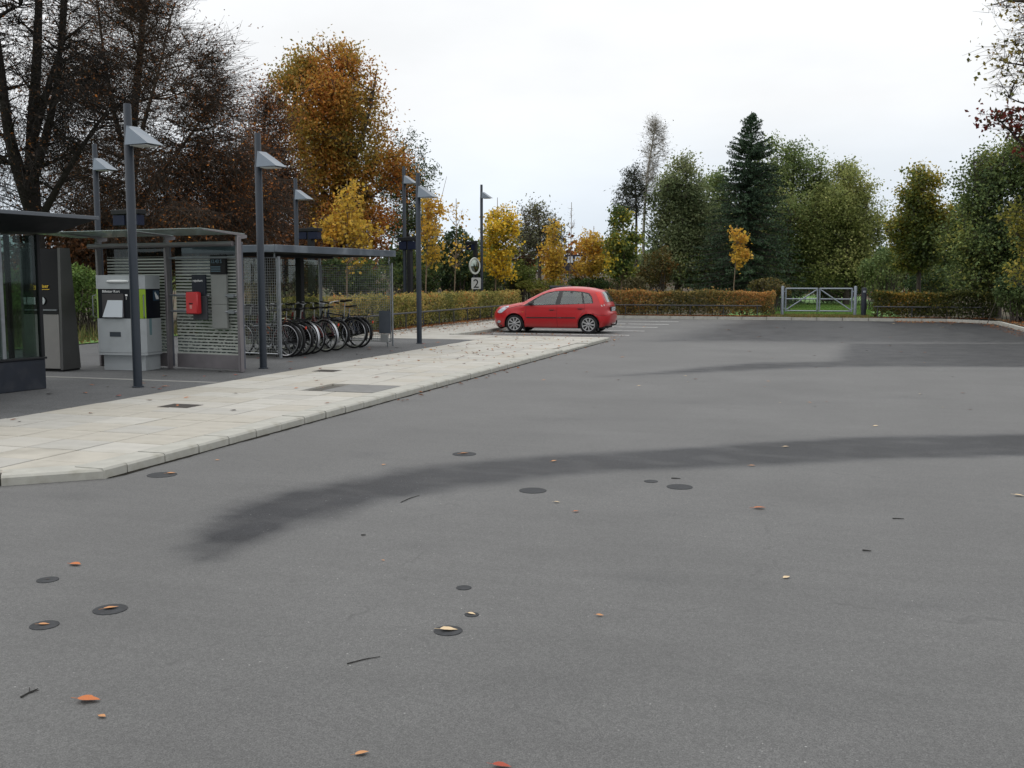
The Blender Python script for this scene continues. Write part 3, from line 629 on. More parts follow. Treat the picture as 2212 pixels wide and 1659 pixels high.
RED = [((0.130, 0.023, 0.018), 2), ((0.065, 0.039, 0.018), 1), ((0.208, 0.039, 0.021), 1)]

# --- the tall half-bare trees on the left
tree('bare_tree', 'tall dark many-stemmed tree, nearly bare, at the left edge behind the glass kiosk', 'tree', 88, 30,
     [([(88, None, 0), (86, 560, 0), (84, 430, 0), (80, 300, .3), (92, 120, .5), (100, -60, .6), (96, -260, .5)], .36, .04),
      ([(84, 470, 0), (60, 330, -.4), (48, 180, -.5), (40, 0, -.6), (30, -200, -.6)], .22, .04),
      ([(80, 430, 0), (30, 300, .4), (5, 120, .7), (-20, -100, .8)], .20, .04),
      ([(86, 400, 0), (130, 300, -.3), (165, 190, -.5), (185, 40, -.6), (200, -130, -.6)], .15, .03),
      ([(84, 330, 0), (110, 200, .5), (140, 60, .9), (150, -160, .9)], .14, .03),
      ([(86, 500, 0), (150, 420, -.5), (220, 330, -.8), (280, 260, -1)], .14, .03)],
     [(70, 60, 190, 330, 1), (150, 260, 170, 190, .8), (20, 350, 150, 150, .6), (60, -150, 200, 130, .8)],
     46, 460, 3200, 7000, .085, BROWN, 11, r0=.15, twl=1.3, n4=13000, rise=.45, bark=BARKB, leafm=LEAFD, lspread=.28, tw=(.011, .0055), droop=.05)
tree('beech_tree', 'huge dark beech with thin rusty leaves and drooping twigs behind the ticket shelter', 'tree', 300, 36,
     [([(300, None, 0), (296, 520, 0), (292, 400, .2), (300, 260, .3), (320, 100, .4), (330, -60, .4), (335, -200, .4)], .30, .03),
      ([(294, 430, 0), (340, 300, -.8), (385, 190, -1.2), (420, 60, -1.2)], .12, .02),
      ([(296, 380, 0), (250, 260, .8), (225, 120, 1), (210, -60, 1)], .13, .02),
      ([(296, 470, 0), (380, 380, -.8), (450, 300, -1), (510, 210, -1)], .11, .015)],
     [(300, 20, 170, 190, .8), (340, 190, 170, 190, 1), (440, 330, 150, 170, 1.3), (500, 440, 120, 140, 1.5), (250, 400, 160, 130, 1.0), (380, 480, 200, 90, 1.2)],
     70, 800, 5200, 62000, .095, RUST, 12, r0=.13, twl=1.8, asp=.5, thin=(4, 12, .36), n4=31000, rise=.35, bark=BARKR, leafm=LEAFD, lspread=.30, tw=(.012, .006), droop=.10, shell=.7)
tree('brown_tree', 'dark brown tree with sparse leaves between the beech and the golden oak', 'tree', 575, 42,
     [([(575, None, 0), (572, 520, 0), (570, 400, 0), (578, 300, .2), (585, 215, .2)], .2, .03), ([(572, 470, 0), (610, 400, -.4), (635, 340, -.5)], .1, .02)],
     [(570, 330, 70, 130, 1), (600, 430, 70, 110, 1.2), (540, 450, 70, 110, 1.2)],
     30, 360, 2600, 20000, .10, RUST, 13, r0=.11, twl=1.5, n4=8000, rise=.5, bark=BARKD, leafm=LEAFD, lspread=.26, tw=(.012, .006), droop=.06)
for i, (px, d, sp, n, lab) in enumerate((
        (140, 34, [(140, 560, 110, 70, 1)], 5000, 'dark brown thicket under the bare tree at far left'),
        (330, 37, [(330, 540, 150, 75, 1)], 7000, 'dark brown thicket right behind the ticket shelter roof'),
        (500, 39, [(500, 560, 130, 75, 1)], 7000, 'dark brown thicket under the beech left of the bicycle shelter roof'),
        (640, 41, [(640, 560, 110, 80, 1)], 6000, 'dark thicket behind the bicycle shelter roof'))):
    bush(lab, px, d, sp, n, .15, BROWN[:4] + [((.05, .05, .015), 1)], 30 + i)
def oak_bias(C): return C[:, 0] * .055 - .02 * (C[:, 2] - 8)
tree('oak_tree', 'big golden-orange autumn oak rising above the bicycle shelter', 'tree', 735, 48,
     [([(735, None, 0), (735, 520, 0), (732, 400, .2), (728, 280, .3), (722, 180, .3), (718, 110, .3)], .34, .04),
      ([(733, 440, 0), (780, 340, -.5), (810, 250, -.6), (825, 170, -.6)], .16, .03), ([(733, 470, 0), (680, 380, .5), (650, 290, .6), (640, 200, .6)], .16, .03)],
     [(705, 160, 85, 72, 1), (740, 270, 125, 110, 1), (648, 210, 55, 70, .9), (800, 360, 85, 90, 1), (690, 380, 95, 95, 1), (805, 200, 40, 60, .5), (838, 260, 28, 55, .4), (735, 480, 125, 75, 1), (860, 400, 40, 60, .5)],
     50, 520, 3800, 60000, .145, OAK, 14, r0=.14, rise=.6, lspread=.28, bias=oak_bias, f=.8, up=.35)
tree('feathery_conifer', 'dark green feathery conifer with side branches right of the golden oak', 'tree', 880, 52,
     [([(880, None, 0), (880, 450, 0), (878, 380, 0), (875, 320, 0)], .2, .03)],
     [(885, 330, 40, 50, .8), (905, 400, 50, 45, 1), (860, 420, 50, 60, 1), (895, 490, 70, 50, 1)],
     34, 260, 1500, 9000, .16, DARKG[1:], 15, r0=.1, rise=.05, lspread=.2, leafm=LEAFD, asp=.35, droop=.12)
# --- young yellow maples in the hedge bed
def maple(label, px, d, top, spec, nl, pal, seed, size=.13, r=.045, n2=110, n3=520, lead=None, bark=BARKT, lspread=.13):
    st = [([(px, None, 0), (px - 2, 640, 0), (px + 2, (640 + top) / 2, .03), (px + 3, top, 0)], r, .012)]
    if lead: st.append(([(px + 2, 560, 0), (px + lead[0] * .5, (560 + lead[1]) / 2, .1), (px + lead[0], lead[1], .1)], r * .5, .006))
    return tree('maple_sapling', label, 'tree', px, d, st, spec, 24, n2, n3, nl, size, pal, seed, r0=.06, rise=.9, bark=bark, lspread=lspread, f=2.2, group='young maples planted behind the hedge', tw=(.006, .003), up=.25, asp=.8)
maple('bright yellow young maple seen over and through the bicycle shelter', 752, 31.5, 395, [(758, 440, 40, 50, 1), (752, 500, 62, 42, 1.2), (775, 520, 40, 30, .6), (722, 500, 32, 24, .5), (770, 570, 28, 20, .5), (812, 500, 24, 28, .5)], 1650, GOLD, 41, .118, lspread=.11)
maple('slender yellow maple just right of the third front lamp post', 922, 37.5, 430, [(935, 450, 28, 30, 1), (930, 500, 25, 40, 1), (938, 548, 22, 26, 1)], 1050, GOLD, 42, .125, lead=(45, 385))
maple('thin almost leafless sapling between lamp posts with a forked stem', 984, 40, 432, [(990, 470, 26, 35, 1), (985, 540, 28, 40, 1)], 160, GOLD, 43, .11, r=.035, n2=40, n3=60, lead=(-22, 520))
maple('full green and orange maple behind the number 2 sign', 1072, 45, 430, [(1095, 470, 26, 32, 1), (1075, 500, 42, 45, 1.2), (1100, 530, 30, 45, 1), (1062, 560, 32, 38, 1), (1090, 585, 30, 22, .8)], 4600, [(MIXG[1][0], 1), (MIXG[2][0], 1.5), (MIXG[3][0], 2.4), (MIXG[4][0], 1.6)], 44, .125, r=.05, n3=800)
maple('narrow golden maple above the bonnet of the red car', 1196, 47, 462, [(1196, 500, 20, 35, 1), (1196, 550, 31, 40, 1.3), (1198, 590, 28, 26, 1)], 2200, YEL[1:], 45, .125, n3=700)
maple('broad golden maple above the roof of the red car', 1278, 47, 490, [(1272, 525, 34, 32, 1), (1290, 560, 34, 34, 1.2), (1262, 580, 30, 26, 1)], 2400, YEL[1:], 46, .125, n3=700)
maple('tall green maple with an orange top right of the car roof', 1342, 45.5, 450, [(1338, 475, 26, 30, 1), (1340, 530, 34, 45, 1.2), (1335, 580, 34, 32, 1), (1375, 515, 18, 18, .5)], 5200, MIXG[:4], 47, .13, r=.05, n3=800)
maple('bare thin sapling standing behind the red car', 1230, 46.5, 440, [(1232, 480, 14, 35, 1), (1228, 560, 10, 30, 1)], 0, GOLD, 48, r=.03, n2=14, n3=40)
maple('small golden sapling in front of the dark spruce', 1584, 44.5, 487, [(1590, 515, 20, 26, 1), (1592, 555, 20, 28, 1.2), (1580, 500, 12, 14, .4)], 650, GOLD, 49, .14, r=.03, n2=60, n3=240, lspread=.10)
# --- background wood
tree('round_tree', 'grey-green round-headed tree with bare twigs behind the young maples', 'tree', 1165, 62,
     [([(1165, None, 0), (1165, 560, 0), (1164, 500, 0), (1160, 455, 0)], .16, .03), ([(1165, 545, 0), (1190, 500, 0), (1200, 470, 0)], .1, .02), ([(1165, 545, 0), (1140, 500, 0), (1130, 460, 0)], .1, .02)],
     [(1165, 505, 52, 58, 1)], 26, 300, 1600, 4200, .15, [((.10, .11, .06), 2), ((.16, .165, .09), 2), ((.20, .18, .10), 1)], 51, r0=.1, n4=2000, lspread=.25, tw=(.011, .007))
tree('pine_tree', 'slim open pine with bare lower trunk left of the birch', 'tree', 1372, 58,
     [([(1372, None, 0), (1372, 560, 0), (1371, 450, 0), (1366, 372, 0)], .13, .03)],
     [(1365, 400, 24, 50, 1), (1335, 420, 16, 14, .4), (1350, 440, 32, 40, 1), (1385, 430, 20, 40, .6)],
     30, 200, 1200, 3600, .16, [((.045, .054, .042), 2), ((.075, .088, .06), 2), ((.12, .12, .085), 1)], 52, r0=.08, rise=.1, asp=.3, lspread=.16, bark=BARKD, leafm=LEAFD)
tree('birch_tree', 'tall nearly bare birch with pale stem rising over the wood', 'tree', 1386, 60,
     [([(1386, None, 0), (1387, 580, 0), (1388, 480, 0), (1394, 380, 0), (1405, 310, 0), (1412, 266, 0)], .13, .025)],
     [(1408, 320, 30, 55, 1), (1410, 285, 18, 22, .7), (1400, 390, 28, 40, .8)],
     30, 260, 1500, 700, .10, [((.06, .06, .03), 1), ((.10, .09, .04), 1)], 53, r0=.07, n4=2500, rise=.7, bark=BIRCH, lspread=.22, tw=(.007, .0045), droop=.06)
tree('green_tree', 'grey-green bushy tree at the left end of the wood', 'tree', 1465, 58,
     [([(1460, None, 0), (1465, 560, 0), (1470, 450, 0), (1480, 370, 0)], .22, .03), ([(1462, 600, 0), (1440, 520, .5), (1428, 430, .5)], .12, .02)],
     [(1478, 415, 58, 68, 1), (1435, 480, 55, 80, 1), (1505, 490, 60, 95, 1), (1460, 575, 85, 50, .9)], 40, 420, 2600, 44000, .145, WILLOW, 54, r0=.12, lspread=.26, f=.9)
tree('olive_tree', 'broad olive-green tree behind and right of the spruce', 'tree', 1700, 62,
     [([(1700, None, 0), (1700, 560, 0), (1702, 430, 0), (1706, 330, 0)], .24, .03), ([(1700, 520, 0), (1750, 430, 0), (1765, 360, 0)], .14, .02), ([(1700, 500, 0), (1665, 420, 0), (1655, 340, 0)], .14, .02)],
     [(1662, 370, 50, 70, 1), (1725, 375, 62, 75, 1), (1700, 470, 110, 100, 1.2), (1770, 480, 60, 100, 1), (1650, 530, 80, 80, .9), (1740, 570, 90, 50, .8)], 46, 480, 2800, 52000, .15, GRN[1:], 55, r0=.13, lspread=.27, f=.9)
tree('light_green_tree', 'lighter yellow-green tree at the right end of the wood above the gate', 'tree', 1825, 60,
     [([(1825, None, 0), (1825, 570, 0), (1822, 460, 0), (1825, 360, 0)], .2, .03), ([(1824, 540, 0), (1860, 450, 0), (1872, 400, 0)], .1, .02)],
     [(1825, 405, 50, 58, .9), (1858, 480, 52, 70, 1), (1805, 490, 70, 100, 1), (1885, 560, 50, 55, .9), (1820, 580, 90, 50, .9)], 40, 420, 2400, 42000, .145, OLIVE, 56, r0=.11, lspread=.26, f=.9)
tree('back_tree', 'dull green tree filling the wood between the bushy tree and the spruce', 'tree', 1555, 68,
     [([(1555, None, 0), (1555, 560, 0), (1556, 470, 0), (1552, 390, 0)], .2, .03)],
     [(1552, 430, 50, 60, 1), (1545, 510, 75, 80, 1), (1580, 580, 90, 50, 1)], 30, 240, 1400, 22000, .20, GRN, 57, r0=.12, lspread=.3, f=.8)
tree('back_tree', 'dull green tree in the gap between the olive and the lighter tree', 'tree', 1780, 72,
     [([(1780, None, 0), (1780, 560, 0), (1782, 480, 0), (1780, 400, 0)], .2, .03)],
     [(1780, 440, 50, 60, 1), (1775, 530, 80, 80, 1), (1860, 590, 90, 40, .8)], 30, 240, 1400, 22000, .20, GRN, 58, r0=.12, lspread=.3, f=.8)
tree('back_tree', 'dull green conifer-dark tree behind the lone gold-tipped maple', 'tree', 2000, 62,
     [([(2000, None, 0), (2000, 580, 0), (2002, 500, 0), (2000, 430, 0)], .2, .03)],
     [(1995, 520, 60, 70, 1), (2060, 500, 55, 90, 1), (1930, 580, 50, 45, .8), (2040, 590, 90, 45, 1)], 30, 240, 1400, 20000, .19, DARKG[1:] + GRN[1:3], 59, r0=.12, lspread=.3, f=.8)
def spruce(label, bpx, d, top, hw, seed):
    rs = np.random.RandomState(seed); x, y = D(bpx, d); H = HT(top, d); Rm = hw * d / FPX
    root = thing('spruce_tree', label, 'tree', (x, y, .05), 0, 'trees around the car park')
    V_, F_, Q = polyt([(0, 0, 0), (.02, 0, H * .5), (0, .03, H)], .24, .015); link('trunk', np_mesh('trunk', V_, F_, BARKD, smooth=True), root)
    S, E, N = [], [], []
    z = .9
    while z < H - .15:
        t = (z / H); r = Rm * (1 - t) ** .8 * (1.0 if z > 2 else .9) + .05
        for k in range(16 if t < .85 else 6):
            a = rs.uniform(0, 6.283); l = r * rs.uniform(.65, 1.25); up = .25 if t > .75 else (-.18 + .45 * max(0, t - .4))
            S.append((0, 0, z)); E.append((math.cos(a) * l, math.sin(a) * l, z + l * up + rs.uniform(-.1, .1)))
        z += .17 if t < .8 else .22
    S, E = np.array(S), np.array(E); M_ = (S + E) / 2 - UP * .06 * np.linalg.norm(E - S, axis=1)[:, None]
    V_, F_, C = tubes(S, M_, E, np.full(len(S), .022), np.full(len(S), .006), 4, 4); tag(link('branches', np_mesh('branches', V_, F_, BARKD), root), kind='stuff')
    tt = rs.random((len(S), 52, 1)) ** .7; P = (1 - tt) ** 2 * S[:, None] + 2 * tt * (1 - tt) * M_[:, None] + tt ** 2 * E[:, None]
    dirn = (E - S) / np.linalg.norm(E - S, axis=1, keepdims=True); side = np.cross(dirn, UP); lat = rs.normal(size=(len(S), 52, 1)) * .20 * (1.15 - tt)
    P = (P + side[:, None] * lat - UP * np.abs(lat) * .45 + rs.normal(size=P.shape) * .035).reshape(-1, 3)
    V_, F_, c_ = leaves(P, .17, [((.022, .044, .024), 3), ((.040, .074, .035), 3), ((.068, .11, .046), 1.4)], rs, 1.2, .1, .28, .5); link('crown', np_mesh('crown', V_, F_, NEEDLE, c_), root)
spruce('tall dark green pointed spruce in the middle of the wood', 1612, 55, 252, 142, 61)
tree('gold_green_maple', 'round gold-tipped green maple standing alone right of the gate', 'tree', 1980, 45,
     [([(1980, None, 0), (1980, 590, 0), (1978, 500, 0), (1975, 370, 0)], .13, .03)],
     [(1972, 410, 42, 55, 1), (1965, 480, 55, 60, 1.2), (2005, 480, 42, 55, 1), (1970, 550, 55, 40, 1), (2040, 470, 18, 14, .2)], 36, 340, 1900, 18000, .14, [((.055, .080, .024), 2.4), ((.11, .14, .035), 2.4), ((.22, .22, .045), 2), ((.42, .32, .05), 1)], 62, r0=.1, lspread=.20, f=1.1,
     bias=lambda C: (C[:, 2] - 4.0) * .09)
tree('dark_tree', 'large dark green tree filling the right edge behind the hedge', 'tree', 2150, 40.5,
     [([(2150, None, 0), (2150, 560, 0), (2148, 450, 0), (2150, 330, 0)], .22, .03), ([(2150, 520, 0), (2100, 420, 0), (2085, 350, 0)], .12, .02), ([(2150, 500, 0), (2200, 400, 0), (2220, 320, 0)], .12, .02)],
     [(2110, 400, 60, 80, 1), (2190, 390, 80, 90, 1), (2105, 510, 75, 90, 1), (2190, 530, 90, 90, 1), (2130, 590, 100, 45, .8)], 50, 520, 3000, 42000, .13, MIDG, 63, r0=.13, n4=2000, lspread=.24, f=1.2, leafm=LEAFD)
tree('red_leaved_tree', 'dark red-leaved tree reaching in from the right edge', 'tree', 2290, 30,
     [([(2290, None, 0), (2290, 520, 0), (2270, 380, 0), (2230, 290, 0)], .16, .03), ([(2280, 420, 0), (2190, 320, 0), (2120, 255, 0)], .07, .012)],
     [(2120, 262, 34, 34, .8), (2180, 275, 50, 40, 1), (2260, 300, 80, 60, 1)], 20, 150, 500, 1300, .16, RED, 64, r0=.1, lspread=.14, rise=.3, bark=BARKD)
tree('overhanging_tree', 'half-bare tree with olive leaves overhanging the top right corner', 'tree', 2330, 28.5,
     [([(2330, None, 0), (2330, 500, 0), (2310, 250, 0), (2290, 60, 0), (2280, -120, 0)], .22, .04), ([(2312, 260, 0), (2220, 170, 0), (2140, 150, 0)], .08, .012), ([(2300, 140, 0), (2210, 40, 0), (2130, -20, 0)], .09, .012)],
     [(2170, 130, 70, 55, 1), (2170, 20, 60, 50, 1), (2250, 60, 90, 150, 1.2), (2165, 195, 60, 25, .6)], 34, 260, 1300, 1500, .13, [((.10, .11, .03), 2), ((.22, .18, .045), 2), ((.34, .18, .04), 1)], 65, r0=.12, n4=1500, lspread=.2, rise=.1, tw=(.009, .005), bark=BARK)
tree('yellow_green_tree', 'yellow-green leafy branch tree low at the right edge', 'tree', 2260, 31,
     [([(2260, None, 0), (2260, 560, 0), (2240, 480, 0), (2215, 430, 0)], .09, .02)],
     [(2185, 470, 34, 40, 1), (2225, 490, 50, 60, 1), (2200, 590, 40, 30, .5)], 20, 120, 500, 1900, .12, [((.09, .11, .025), 1), ((.20, .20, .04), 2), ((.34, .28, .05), 1.2)], 66, r0=.06, lspread=.14)
# --- shrubs under and behind
SH = [('pale flowering green bush left of the ticket machine', 175, 27, [(185, 640, 55, 66, 1), (150, 640, 45, 60, .8)], 5500, .085, [((.07, .12, .028), 2), ((.14, .21, .05), 3), ((.22, .29, .085), 2), ((.5, .52, .40), .4)]),
      ('green bush seen through the kiosk glass at far left', 30, 26, [(20, 640, 70, 60, 1)], 4000, .09, [((.07, .13, .025), 2), ((.14, .24, .05), 3), ((.22, .30, .08), 1)]),
      ('dark green shrub behind the far end of the bicycle shelter', 800, 40, [(800, 605, 70, 40, 1), (740, 600, 70, 45, 1)], 5000, .13, DARKG[1:]),
      ('dark green shrub behind the two lamp posts', 895, 44, [(895, 590, 70, 55, 1)], 5000, .14, DARKG[1:] + [((.05, .08, .02), 1)]),
      ('deep green shrub left of the number 2 sign', 985, 46, [(985, 570, 65, 75, 1)], 6000, .15, DARKG),
      ('mid green shrub behind the round sign', 1050, 50, [(1050, 580, 60, 65, 1)], 4500, .15, GRN[:3]),
      ('light green leafy shrub behind the hedge left of the car', 1118, 47, [(1118, 600, 48, 36, 1)], 3600, .12, [((.05, .075, .018), 1), ((.10, .13, .03), 2), ((.16, .17, .04), 1)]),
      ('yellow-green low shrub above the car bonnet', 1180, 46, [(1175, 622, 55, 18, 1)], 2200, .11, [((.07, .09, .02), 1), ((.14, .155, .03), 2), ((.21, .19, .04), 1)]),
      ('green low shrub above the middle of the car roof', 1262, 47, [(1262, 618, 52, 22, 1)], 2600, .11, [((.035, .065, .02), 2), ((.07, .105, .03), 2), ((.14, .15, .03), 1)]),
      ('straw-coloured low shrub above the back of the car', 1345, 48, [(1345, 618, 55, 20, 1)], 2400, .12, [((.09, .085, .035), 2), ((.15, .13, .06), 2), ((.06, .07, .02), 1)]),
      ('reddish brown shrub on the bank behind the maples', 1120, 64, [(1120, 560, 45, 26, 1)], 1800, .15, [((.06, .03, .016), 2), ((.12, .05, .02), 1)]),
      ('grey thorny shrub on the bank near the far van', 1290, 72, [(1300, 555, 60, 26, 1)], 2600, .16, [((.045, .042, .03), 2), ((.08, .07, .045), 1)]),
      ('orange-tinged shrub at the foot of the birch', 1412, 52, [(1412, 585, 40, 48, 1)], 3000, .13, [((.04, .05, .015), 2), ((.09, .075, .02), 2), ((.19, .085, .02), 1)]),
      ('dark undergrowth left below the spruce', 1520, 57, [(1520, 590, 80, 45, 1)], 5000, .15, DARKG[1:] + [((.06, .07, .02), 1)]),
      ('brownish bush between hedge and gate', 1665, 47, [(1660, 622, 42, 22, 1)], 1800, .12, [((.06, .055, .02), 2), ((.12, .10, .03), 2), ((.18, .09, .025), 1)]),
      ('dark green low shrub behind the gate to the left', 1700, 66, [(1690, 610, 80, 38, 1)], 4500, .16, DARKG),
      ('dark green low shrub behind the gate to the right', 1810, 66, [(1815, 600, 85, 48, 1)], 5000, .16, DARKG[1:] + [((.045, .06, .018), 1)]),
      ('grey-green shrub left of the lone maple', 1905, 50, [(1905, 590, 45, 50, 1)], 3600, .14, GRN[:3]),
      ('dark bush under the lone maple', 2010, 47, [(2010, 610, 60, 36, 1)], 3200, .14, DARKG),
      ('dark green bush at the right end of the far hedge', 2205, 36.6, [(2195, 640, 50, 50, 1), (2240, 630, 55, 75, 1), (2215, 675, 45, 18, 1)], 9000, .12, MIDG[:3])]
for i, (lab, px, d, sp, n, sz, pal) in enumerate(SH): bush(lab, px, d, sp, n, sz, pal, 100 + i)
# far wood that reads as one mass
rs = np.random.RandomState(77); parts, cs = [], []
for k in range(150):
    a_ = -2.2 + 4.6 * k / 149; px_ = 1106 + FPX * math.tan(math.radians(a_ * 17)); d_ = rs.uniform(95, 125); x, y = D(px_, d_); h_ = rs.uniform(3.5, 6.5)
    n = 420; C = np.array([x, y, h_ * .45]) + unit(rs, n) * (rs.random(n) ** .4)[:, None] * [rs.uniform(2.5, 4), 3, h_ * .55]; C[:, 2] = np.abs(C[:, 2])
    V_, F_, c_ = leaves(C, .5, [GRN, BROWN[1:], OLIVE, DARKG][rs.randint(4)], rs, .8, .4); parts.append((V_, F_)); cs.append(c_)
V_, F_ = cat(parts); o = bpy.data.objects.new('distant_wood', np_mesh('distant_wood', V_, F_, LEAFD, np.concatenate(cs))); COL.objects.link(o)
tag(o, 'distant low wood closing the view behind all nearer trees', 'wood', kind='stuff')

# ------------------------------------------------------------------ hedges
def hedge(label, a, b, width, h, n, pal, seed, size=.085):
    rs = np.random.RandomState(seed); a, b = np.array(a), np.array(b); L_ = np.linalg.norm(b - a); ax = (b - a) / L_; pr = np.array([-ax[1], ax[0]])
    root = thing('hedge', label, 'hedge', (a[0], a[1], .1), 0, 'clipped beech hedges round the car park')
    ns = int(L_ * 14); s0 = rs.uniform(0, L_, ns); w0 = rs.uniform(-.25, .25, ns) * width
    S = np.stack([ax[0] * s0 + pr[0] * w0, ax[1] * s0 + pr[1] * w0, np.zeros(ns)], 1); E = S + np.stack([rs.normal(size=ns) * .15, rs.normal(size=ns) * .15, rs.uniform(.55, .95, ns) * h], 1)
    V_, F_, C_ = tubes(S, (S + E) / 2, E, np.full(ns, .012), np.full(ns, .005), 3, 4); tag(link('stems', np_mesh('stems', V_, F_, BARK), root), kind='stuff')
    s = rs.uniform(0, L_, n); w = rs.uniform(-1, 1, n); z = rs.random(n); k = rs.random(n)
    w = np.where(k < .55, np.sign(w) * (1 - np.abs(rs.normal(size=n)) * .16), w); z = np.where(k > .72, 1 - np.abs(rs.normal(size=n)) * .09, z)
    z = np.where((k < .72), .07 + .93 * z ** .8, z)
    top = h * (1 + .035 * np.sin(s * 1.7 + seed) + .03 * np.sin(s * 4.3)); wob = 1 + .10 * np.sin(s * 2.3 + z * 5) + .05 * np.sin(s * 6.1)
    P = np.stack([ax[0] * s + pr[0] * w * width / 2 * wob, ax[1] * s + pr[1] * w * width / 2 * wob, z * top], 1) + rs.normal(size=(n, 3)) * .022
    sp_ = rs.random(n) < .035; P[sp_, 2] += rs.uniform(0, .16, sp_.sum()) * (z[sp_] > .85)
    V_, F_, c_ = leaves(P, size, pal, rs, 1.1, .35, .66, bias=lambda C: (C[:, 2] - .55) * .22); link('foliage', np_mesh('foliage', V_, F_, LEAF, c_), root)
hedge('long green-brown clipped hedge running from the bicycle shelter towards the car bonnet', (-12.95, 22.6), (-13.15, 42.2), .85, 1.02, 24000, HEDGEG, 201)
hedge('russet clipped hedge behind the red car up to the metal gate', (-12.6, 43.35), (-2.1, 43.35), .9, 1.04, 19000, HEDGE, 202, .095)
hedge('dark green clipped hedge right of the gate and bollard', (1.75, 43.3), (6.3, 42.9), .9, 1.02, 10000, [((.045, .057, .018), 3), ((.09, .10, .025), 2), ((.17, .14, .03), 1.3), ((.34, .2, .04), .7)], 203, .095)
# leaf litter under the hedges
rs = np.random.RandomState(88)
def litter(label, boxes, n, sz=.07, z=.13):
    P = []
    for (x0, y0, x1, y1, w, zz) in boxes: m_ = int(n * w); P.append(np.stack([rs.uniform(x0, x1, m_), rs.uniform(y0, y1, m_), zz + rs.random(m_) * .03], 1))
    V_, F_, c_ = leaves(np.concatenate(P), sz, [((.12, .05, .02), 2), ((.21, .075, .022), 3), ((.30, .12, .03), 2), ((.38, .2, .06), 1)], rs, 2, 3.0, .7, 0); 
    o = bpy.data.objects.new('leaf_litter', np_mesh('leaf_litter', V_, F_, LEAFD, c_)); COL.objects.link(o); tag(o, label, 'leaf litter', kind='stuff')
litter('rusty fallen leaves strewn under the long hedge beside the path', [(-12.75, 22.6, -12.2, 42, .8, .12), (-12.2, 25, -11.3, 42, .08, .09), (-11.6, 27, -10.15, 42, .05, .088), (-10.04, 27, -9.6, 42, .06, .006), (-10.0, 26.7, -5.4, 29.0, .02, .006), (-8.6, 17, -5.6, 26.5, .03, .084), (-5.5, 12, -5.3, 27, .012, .006)], 3800)
litter('rusty fallen leaves along the far kerb and under the far hedges', [(-12, 42.45, -2, 43.0, .55, .125), (1.6, 42.45, 6.2, 42.95, .15, .125), (2.5, 40.6, 5.9, 42.2, .10, .006), (6.05, 33, 7.2, 42, .2, .125), (5.2, 31, 6.0, 40.5, .06, .006)], 4200)
litter('rusty fallen leaves on the grass edge behind the machines', [(-19, 6, -16.9, 24.6, .6, .11), (-17.2, 24.3, -12.6, 25.2, .4, .11)], 3000)
# rough grass
def grass(label, boxes, n, h, pal, seed, name='grass_tufts'):
    rs = np.random.RandomState(seed); P = []
    for (x0, y0, x1, y1, w, z) in boxes: m_ = int(n * w); P.append(np.stack([rs.uniform(x0, x1, m_), rs.uniform(y0, y1, m_), np.full(m_, z)], 1))
    P = np.concatenate(P); m_ = len(P); a_ = rs.uniform(0, 6.283, m_); hh = h * rs.uniform(.5, 1.3, m_); ln = rs.normal(size=(m_, 2)) * .35 * h
    w = .012 + .006 * rs.random(m_); dx = np.stack([np.cos(a_) * w, np.sin(a_) * w, np.zeros(m_)], 1); T = P + np.stack([ln[:, 0], ln[:, 1], hh], 1)
    V_ = np.stack([P - dx, P + dx, T], 1).reshape(-1, 3); F_ = np.arange(3 * m_).reshape(-1, 3)
    c = np.array([p[0] for p in pal])[rs.choice(len(pal), m_, p=np.array([p[1] for p in pal]) / sum(p[1] for p in pal))] * rs.uniform(.7, 1.3, m_)[:, None]
    o = bpy.data.objects.new(name, np_mesh(name, V_, F_, LEAFD, np.repeat(c, 3, 0))); COL.objects.link(o); tag(o, label, 'grass', kind='stuff')
GP = [((.10, .20, .04), 3), ((.15, .25, .06), 2), ((.19, .21, .07), 1)]
grass('short green lawn beyond the metal gate', [(-2.6, 44.2, 1.9, 52, .6, .12), (-3.5, 52, 2.5, 66, .4, .12)], 26000, .09, GP, 301)
grass('yellowed rough grass in the gateway', [(-2.2, 42.5, 1.6, 44.2, 1, .11)], 7000, .10, [((.12, .14, .04), 2), ((.20, .17, .06), 2), ((.25, .16, .06), 1)], 302)
grass('rough grass verge behind the forecourt on the left', [(-24, 10, -17, 25.5, .5, .1), (-17, 24.4, -12.8, 27.5, .5, .1)], 16000, .35, [((.07, .09, .025), 2), ((.13, .13, .045), 2), ((.18, .15, .06), 1)], 303)
# ------------------------------------------------------------------ street furniture
POLE = mat('pole_grey', (.022, .029, .040), .5, .1, .35, var=.12, vscale=3)
HEADM = mat('lamp_metal', (.15, .178, .21), .32, .6, var=.08, vscale=3)
LENS = mat('lamp_lens', (.55, .56, .55), .3)
STEEL = mat('galvanised', (.20, .215, .23), .42, .6, var=.15, vscale=12)
MAUVE = mat('shelter_frame', (.165, .152, .160), .45, .4, var=.12, vscale=5)
DARK = mat('dark_metal', (.009, .010, .012), .6, .0, .25, var=.2, vscale=4)
NAVY = mat('navy_panel', (.014, .018, .027), .6, .0, .3, var=.15, vscale=4, dirt=(.07, .07, .075), dscale=3, damt=.4)
BLACK = mat('black_plastic', (.008, .008, .009), .6, 0, .25)
RUB = mat('rubber', (.011, .011, .012), .8, 0, .3, var=.25, vscale=30)
WHITE = mat('white_print', (.75, .76, .76), .5)
CHROME = mat('chrome', (.42, .43, .45), .3, .9)
